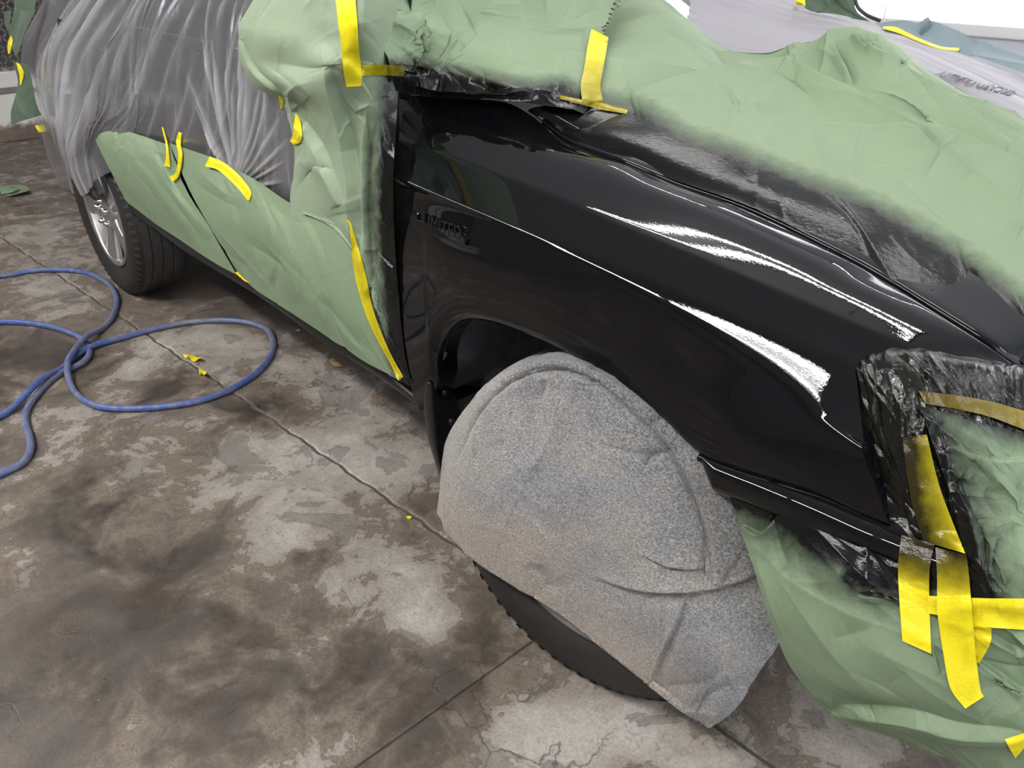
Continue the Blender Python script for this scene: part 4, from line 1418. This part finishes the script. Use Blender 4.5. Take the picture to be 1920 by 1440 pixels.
tape('long yellow tape strip running down from the top edge onto the leaf-shaped paper', [(627, -20), (634, 40), (640, 90), (645, 140), (650, 163)], [(665, -20), (670, 40), (673, 90), (679, 140), (677, 161)])
tape('short yellow tape running sideways into the black-sprayed corner of the windscreen base', [(679, 122), (712, 121), (760, 124)], [(679, 142), (712, 141), (757, 143)], (.12, .62))
tape('yellow tape strip standing below the saw-tooth torn paper edge', [(1109, 54), (1101, 92), (1095, 130), (1089, 160), (1092, 192)], [(1141, 70), (1136, 100), (1131, 130), (1126, 160), (1131, 190)], (-.15, .32))
tape('thin grimy yellow tape lying along the bonnet rear edge, sprayed over', [(1050, 178), (1092, 187), (1130, 193), (1178, 205)], [(1050, 185), (1095, 197), (1130, 206), (1174, 213)], (.42, .30), TAPE)
tape('long curved yellow tape sealing the front door paper beside the fender', [(646, 413), (655, 421), (658, 456), (664, 511), (684, 584), (707, 637), (731, 680), (746, 714)], [(648, 411), (658, 419), (671, 462), (687, 520), (697, 570), (710, 610), (731, 660), (756, 706)], (0, .12), n=90)
tape('broad slanting yellow tape holding the film to the front door paper', [(393, 293), (420, 305), (445, 325), (465, 348), (471, 362), (468, 376)], [(384, 312), (405, 317), (425, 332), (445, 352), (457, 366), (463, 376)])
tape('left and narrower of the two loose yellow tape tails on the rear door paper', [(303, 238), (310, 267), (311, 295), (306, 310)], [(306, 239), (314, 267), (317, 292), (320, 314)], lift=.01)
tape('right and hooked of the two loose yellow tape tails on the rear door paper', [(335, 247), (330, 265), (334, 292), (329, 323), (317, 330)], [(341, 250), (339, 270), (342, 292), (336, 328), (324, 341)], lift=.01)
tape('yellow tape bent round the edge of the leaf-shaped paper over the film', [(554, 212), (551, 233), (548, 254), (544, 264)], [(563, 224), (566, 242), (565, 264), (551, 272)])
tape('tiny yellow tape end poking out above the bent tape on the film', [(521, 178), (523, 192), (526, 204)], [(531, 184), (531, 194), (529, 204)])
tape('small yellow tape end under the lower corner where both door papers meet', [(441, 511), (450, 520), (460, 528)], [(446, 509), (456, 520), (470, 532)])
tape('broad brown-sprayed yellow tape down the headlight edge', [(1692, 820), (1702, 900), (1714, 960), (1732, 1015)], [(1738, 815), (1758, 900), (1777, 955), (1810, 1038)], (.75, .1), across=(1.35, -.15))
tape('brownish oversprayed tape across the top of the headlight paper', [(1722, 733), (1800, 742), (1860, 753), (1945, 778)], [(1735, 757), (1800, 768), (1860, 783), (1945, 815)], (.45, .05), TAPE_BROWN)
tape('yellow tape strip with black crinkled top, hanging left of the longest bumper strip', [(1690, 1003), (1684, 1060), (1686, 1120), (1692, 1202)], [(1752, 1020), (1743, 1070), (1743, 1140), (1746, 1226)], (1.2, -1.5))
tape('small crinkled black strip peeling off the bumper paper, left of the tape strips', [(1610, 1110), (1640, 1108), (1665, 1115), (1684, 1128)], [(1614, 1114), (1640, 1117), (1662, 1122), (1682, 1132)], mat=FILM_BLACK, lift=.006)
tape('yellow tape running sideways off the right edge of the frame', [(1740, 1117), (1800, 1120), (1860, 1122), (1950, 1122)], [(1740, 1150), (1790, 1160), (1830, 1174), (1950, 1183)])
tape('small rounded yellow tape piece below the sideways tape', [(1822, 1172), (1826, 1210), (1830, 1240)], [(1859, 1178), (1857, 1206), (1836, 1245)])
tape('longest yellow tape strip hanging down the bumper paper, torn at its lower end', [(1754, 1026), (1757, 1080), (1758, 1150), (1768, 1220), (1782, 1290), (1810, 1329)], [(1812, 1040), (1817, 1080), (1822, 1140), (1829, 1220), (1838, 1290), (1845, 1306)], (.85, -2.1))
tape('yellow tape corner at the bottom right edge of the frame', [(1884, 1386), (1893, 1404), (1904, 1422)], [(1925, 1373), (1926, 1390), (1916, 1408)])
tape('small yellow tape on the dark green tail paper beside the fence', [(19, 66), (14, 84), (15, 101)], [(22, 68), (24, 78), (18, 101)])
tape('yellow tape on the tail paper edge above the white kerb', [(30, 117), (36, 140), (37, 160)], [(37, 120), (45, 138), (40, 158)])
tape('yellow tape scrap at the tail below the film edge near the skirting', [(65, 236), (72, 248)], [(71, 234), (79, 248)])
tape('yellow tape tab at the top edge of the frame on the grey film', [(1488, -12), (1493, 9)], [(1509, -12), (1510, 12)])
tape('pale yellow tape strip twisting along the far edge of the grey film', [(1655, 50), (1680, 51), (1720, 70), (1760, 86), (1800, 90)], [(1655, 54), (1684, 62), (1722, 78), (1762, 92), (1796, 96)])

# --- hose ---------------------------------------------------------------
def fl(a, b, z=.0105):
    return at(a, b, z=z)


R_ = .0105
hp = [fl(-420, 640), fl(-300, 560), fl(-120, 530), fl(0, 518), (*fl(60, 508)[:2], R_), fl(110, 506), fl(160, 511), fl(200, 530), fl(219, 560), fl(210, 595), fl(190, 617), (*fl(165, 641)[:2], .032), (*fl(143, 668)[:2], .034), (*fl(130, 692)[:2], .032), fl(131, 718, .014),
      fl(150, 745), fl(185, 762), fl(235, 766), fl(300, 763), fl(370, 752), fl(430, 731), fl(480, 700), fl(506, 668), fl(512, 640), fl(500, 618), fl(470, 606), fl(430, 601), fl(380, 602), fl(330, 608),
      fl(270, 622), fl(215, 637), (*fl(180, 648)[:2], .014), (*fl(155, 660)[:2], .0125), (*fl(138, 672)[:2], .0115), fl(115, 692, .013), (*fl(88, 716)[:2], .030), (*fl(62, 739)[:2], .030), (*fl(30, 762)[:2], .016), fl(0, 780), fl(-80, 812), fl(-200, 800), fl(-260, 720), fl(-180, 640), fl(-80, 612), fl(0, 604), fl(55, 606), fl(105, 615), fl(145, 630),
      (*fl(165, 650)[:2], .0108), (*fl(166, 668)[:2], .0108), (*fl(150, 683)[:2], .0108), (*fl(125, 694)[:2], .0108), fl(100, 709), fl(72, 737), fl(52, 765), fl(47, 790), fl(55, 818), fl(57, 842), fl(44, 866), fl(15, 882), fl(-40, 905), fl(-160, 950)]
hose = tube('air_hose', np.array(hp), R_, HOSE, None, 14, 900)
hat = hose.data.attributes.new('dust', 'FLOAT', 'POINT')
hn = len(hose.data.vertices)
hat.data.foreach_set('value', np.clip(.5 + .5 * np.sin(np.arange(hn) / 14 / 31.0) + .3 * np.sin(np.arange(hn) / 14 / 9.0), 0, 1).astype(np.float32))
tag(hose, 'scuffed blue air hose lying in loops on the concrete floor', 'hose')

# --- scraps on the floor --------------------------------------------------
def scrap(name, label, cat, pts, mat, curl=.006, seed=0):
    A = resample(np.array([at(a, b, z=.004)[:2] for a, b, w in pts]), 24)
    W_ = np.interp(np.linspace(0, 1, 24), np.linspace(0, 1, len(pts)), [w for a, b, w in pts])
    T = np.gradient(A, axis=0)
    T /= np.linalg.norm(T, axis=1, keepdims=True) + 1e-9
    N = np.stack([-T[:, 1], T[:, 0]], 1)
    r = np.random.default_rng(seed)
    P = np.zeros((24, 6, 3))
    for j, s in enumerate(np.linspace(-1, 1, 6)):
        P[:, j, :2] = A + N * (W_ * s)[:, None]
        P[:, j, 2] = .002 + curl * (.5 + .5 * np.sin(np.linspace(0, 7, 24) + seed)) + .35 * curl * s * np.sin(np.linspace(0, 9, 24) + 2 * seed) + .3 * curl
    o = grid(name, P, mat, None, {'overspray': np.zeros((24, 6))})
    return tag(o, label, cat)


scrap('tape_scrap', 'crumpled yellow tape scrap on the floor inside the hose loop, the upper of two', 'tape scrap', [(346, 674, .010), (358, 671, .013), (368, 675, .011), (381, 679, .005)], TAPE, .012, 1)
scrap('tape_scrap', 'small curled yellow tape scrap on the floor inside the hose loop, the lower of two', 'tape scrap', [(376, 697, .006), (381, 701, .012), (385, 706, .005)], TAPE, .010, 2)
scrap('tape_scrap', 'tiny yellow scrap on the floor by the towel, beside the long joint', 'tape scrap', [(762, 971, .004), (766, 970, .006), (770, 972, .004)], TAPE, .004, 3)
scrap('paper_scrap', 'bent tan paper scrap on the floor under the door sill', 'paper scrap', [(621, 673, .010), (628, 683, .012), (640, 687, .010)], simple('tan_kraft_scrap', (.42, .30, .16), .8), .006, 4)
scrap('paper_scrap', 'tiny pale paper scrap on the floor between hose and door sill', 'paper scrap', [(554, 620, .005), (559, 620, .009), (563, 621, .004)], simple('pale_scrap', (.50, .44, .28), .8), .004, 5)
scrap('paper_scrap', 'crumpled green paper scrap on the floor near the rear kerb', 'paper scrap', [(14, 366, .03), (26, 358, .07), (40, 368, .05)], PAPER, .02, 6)
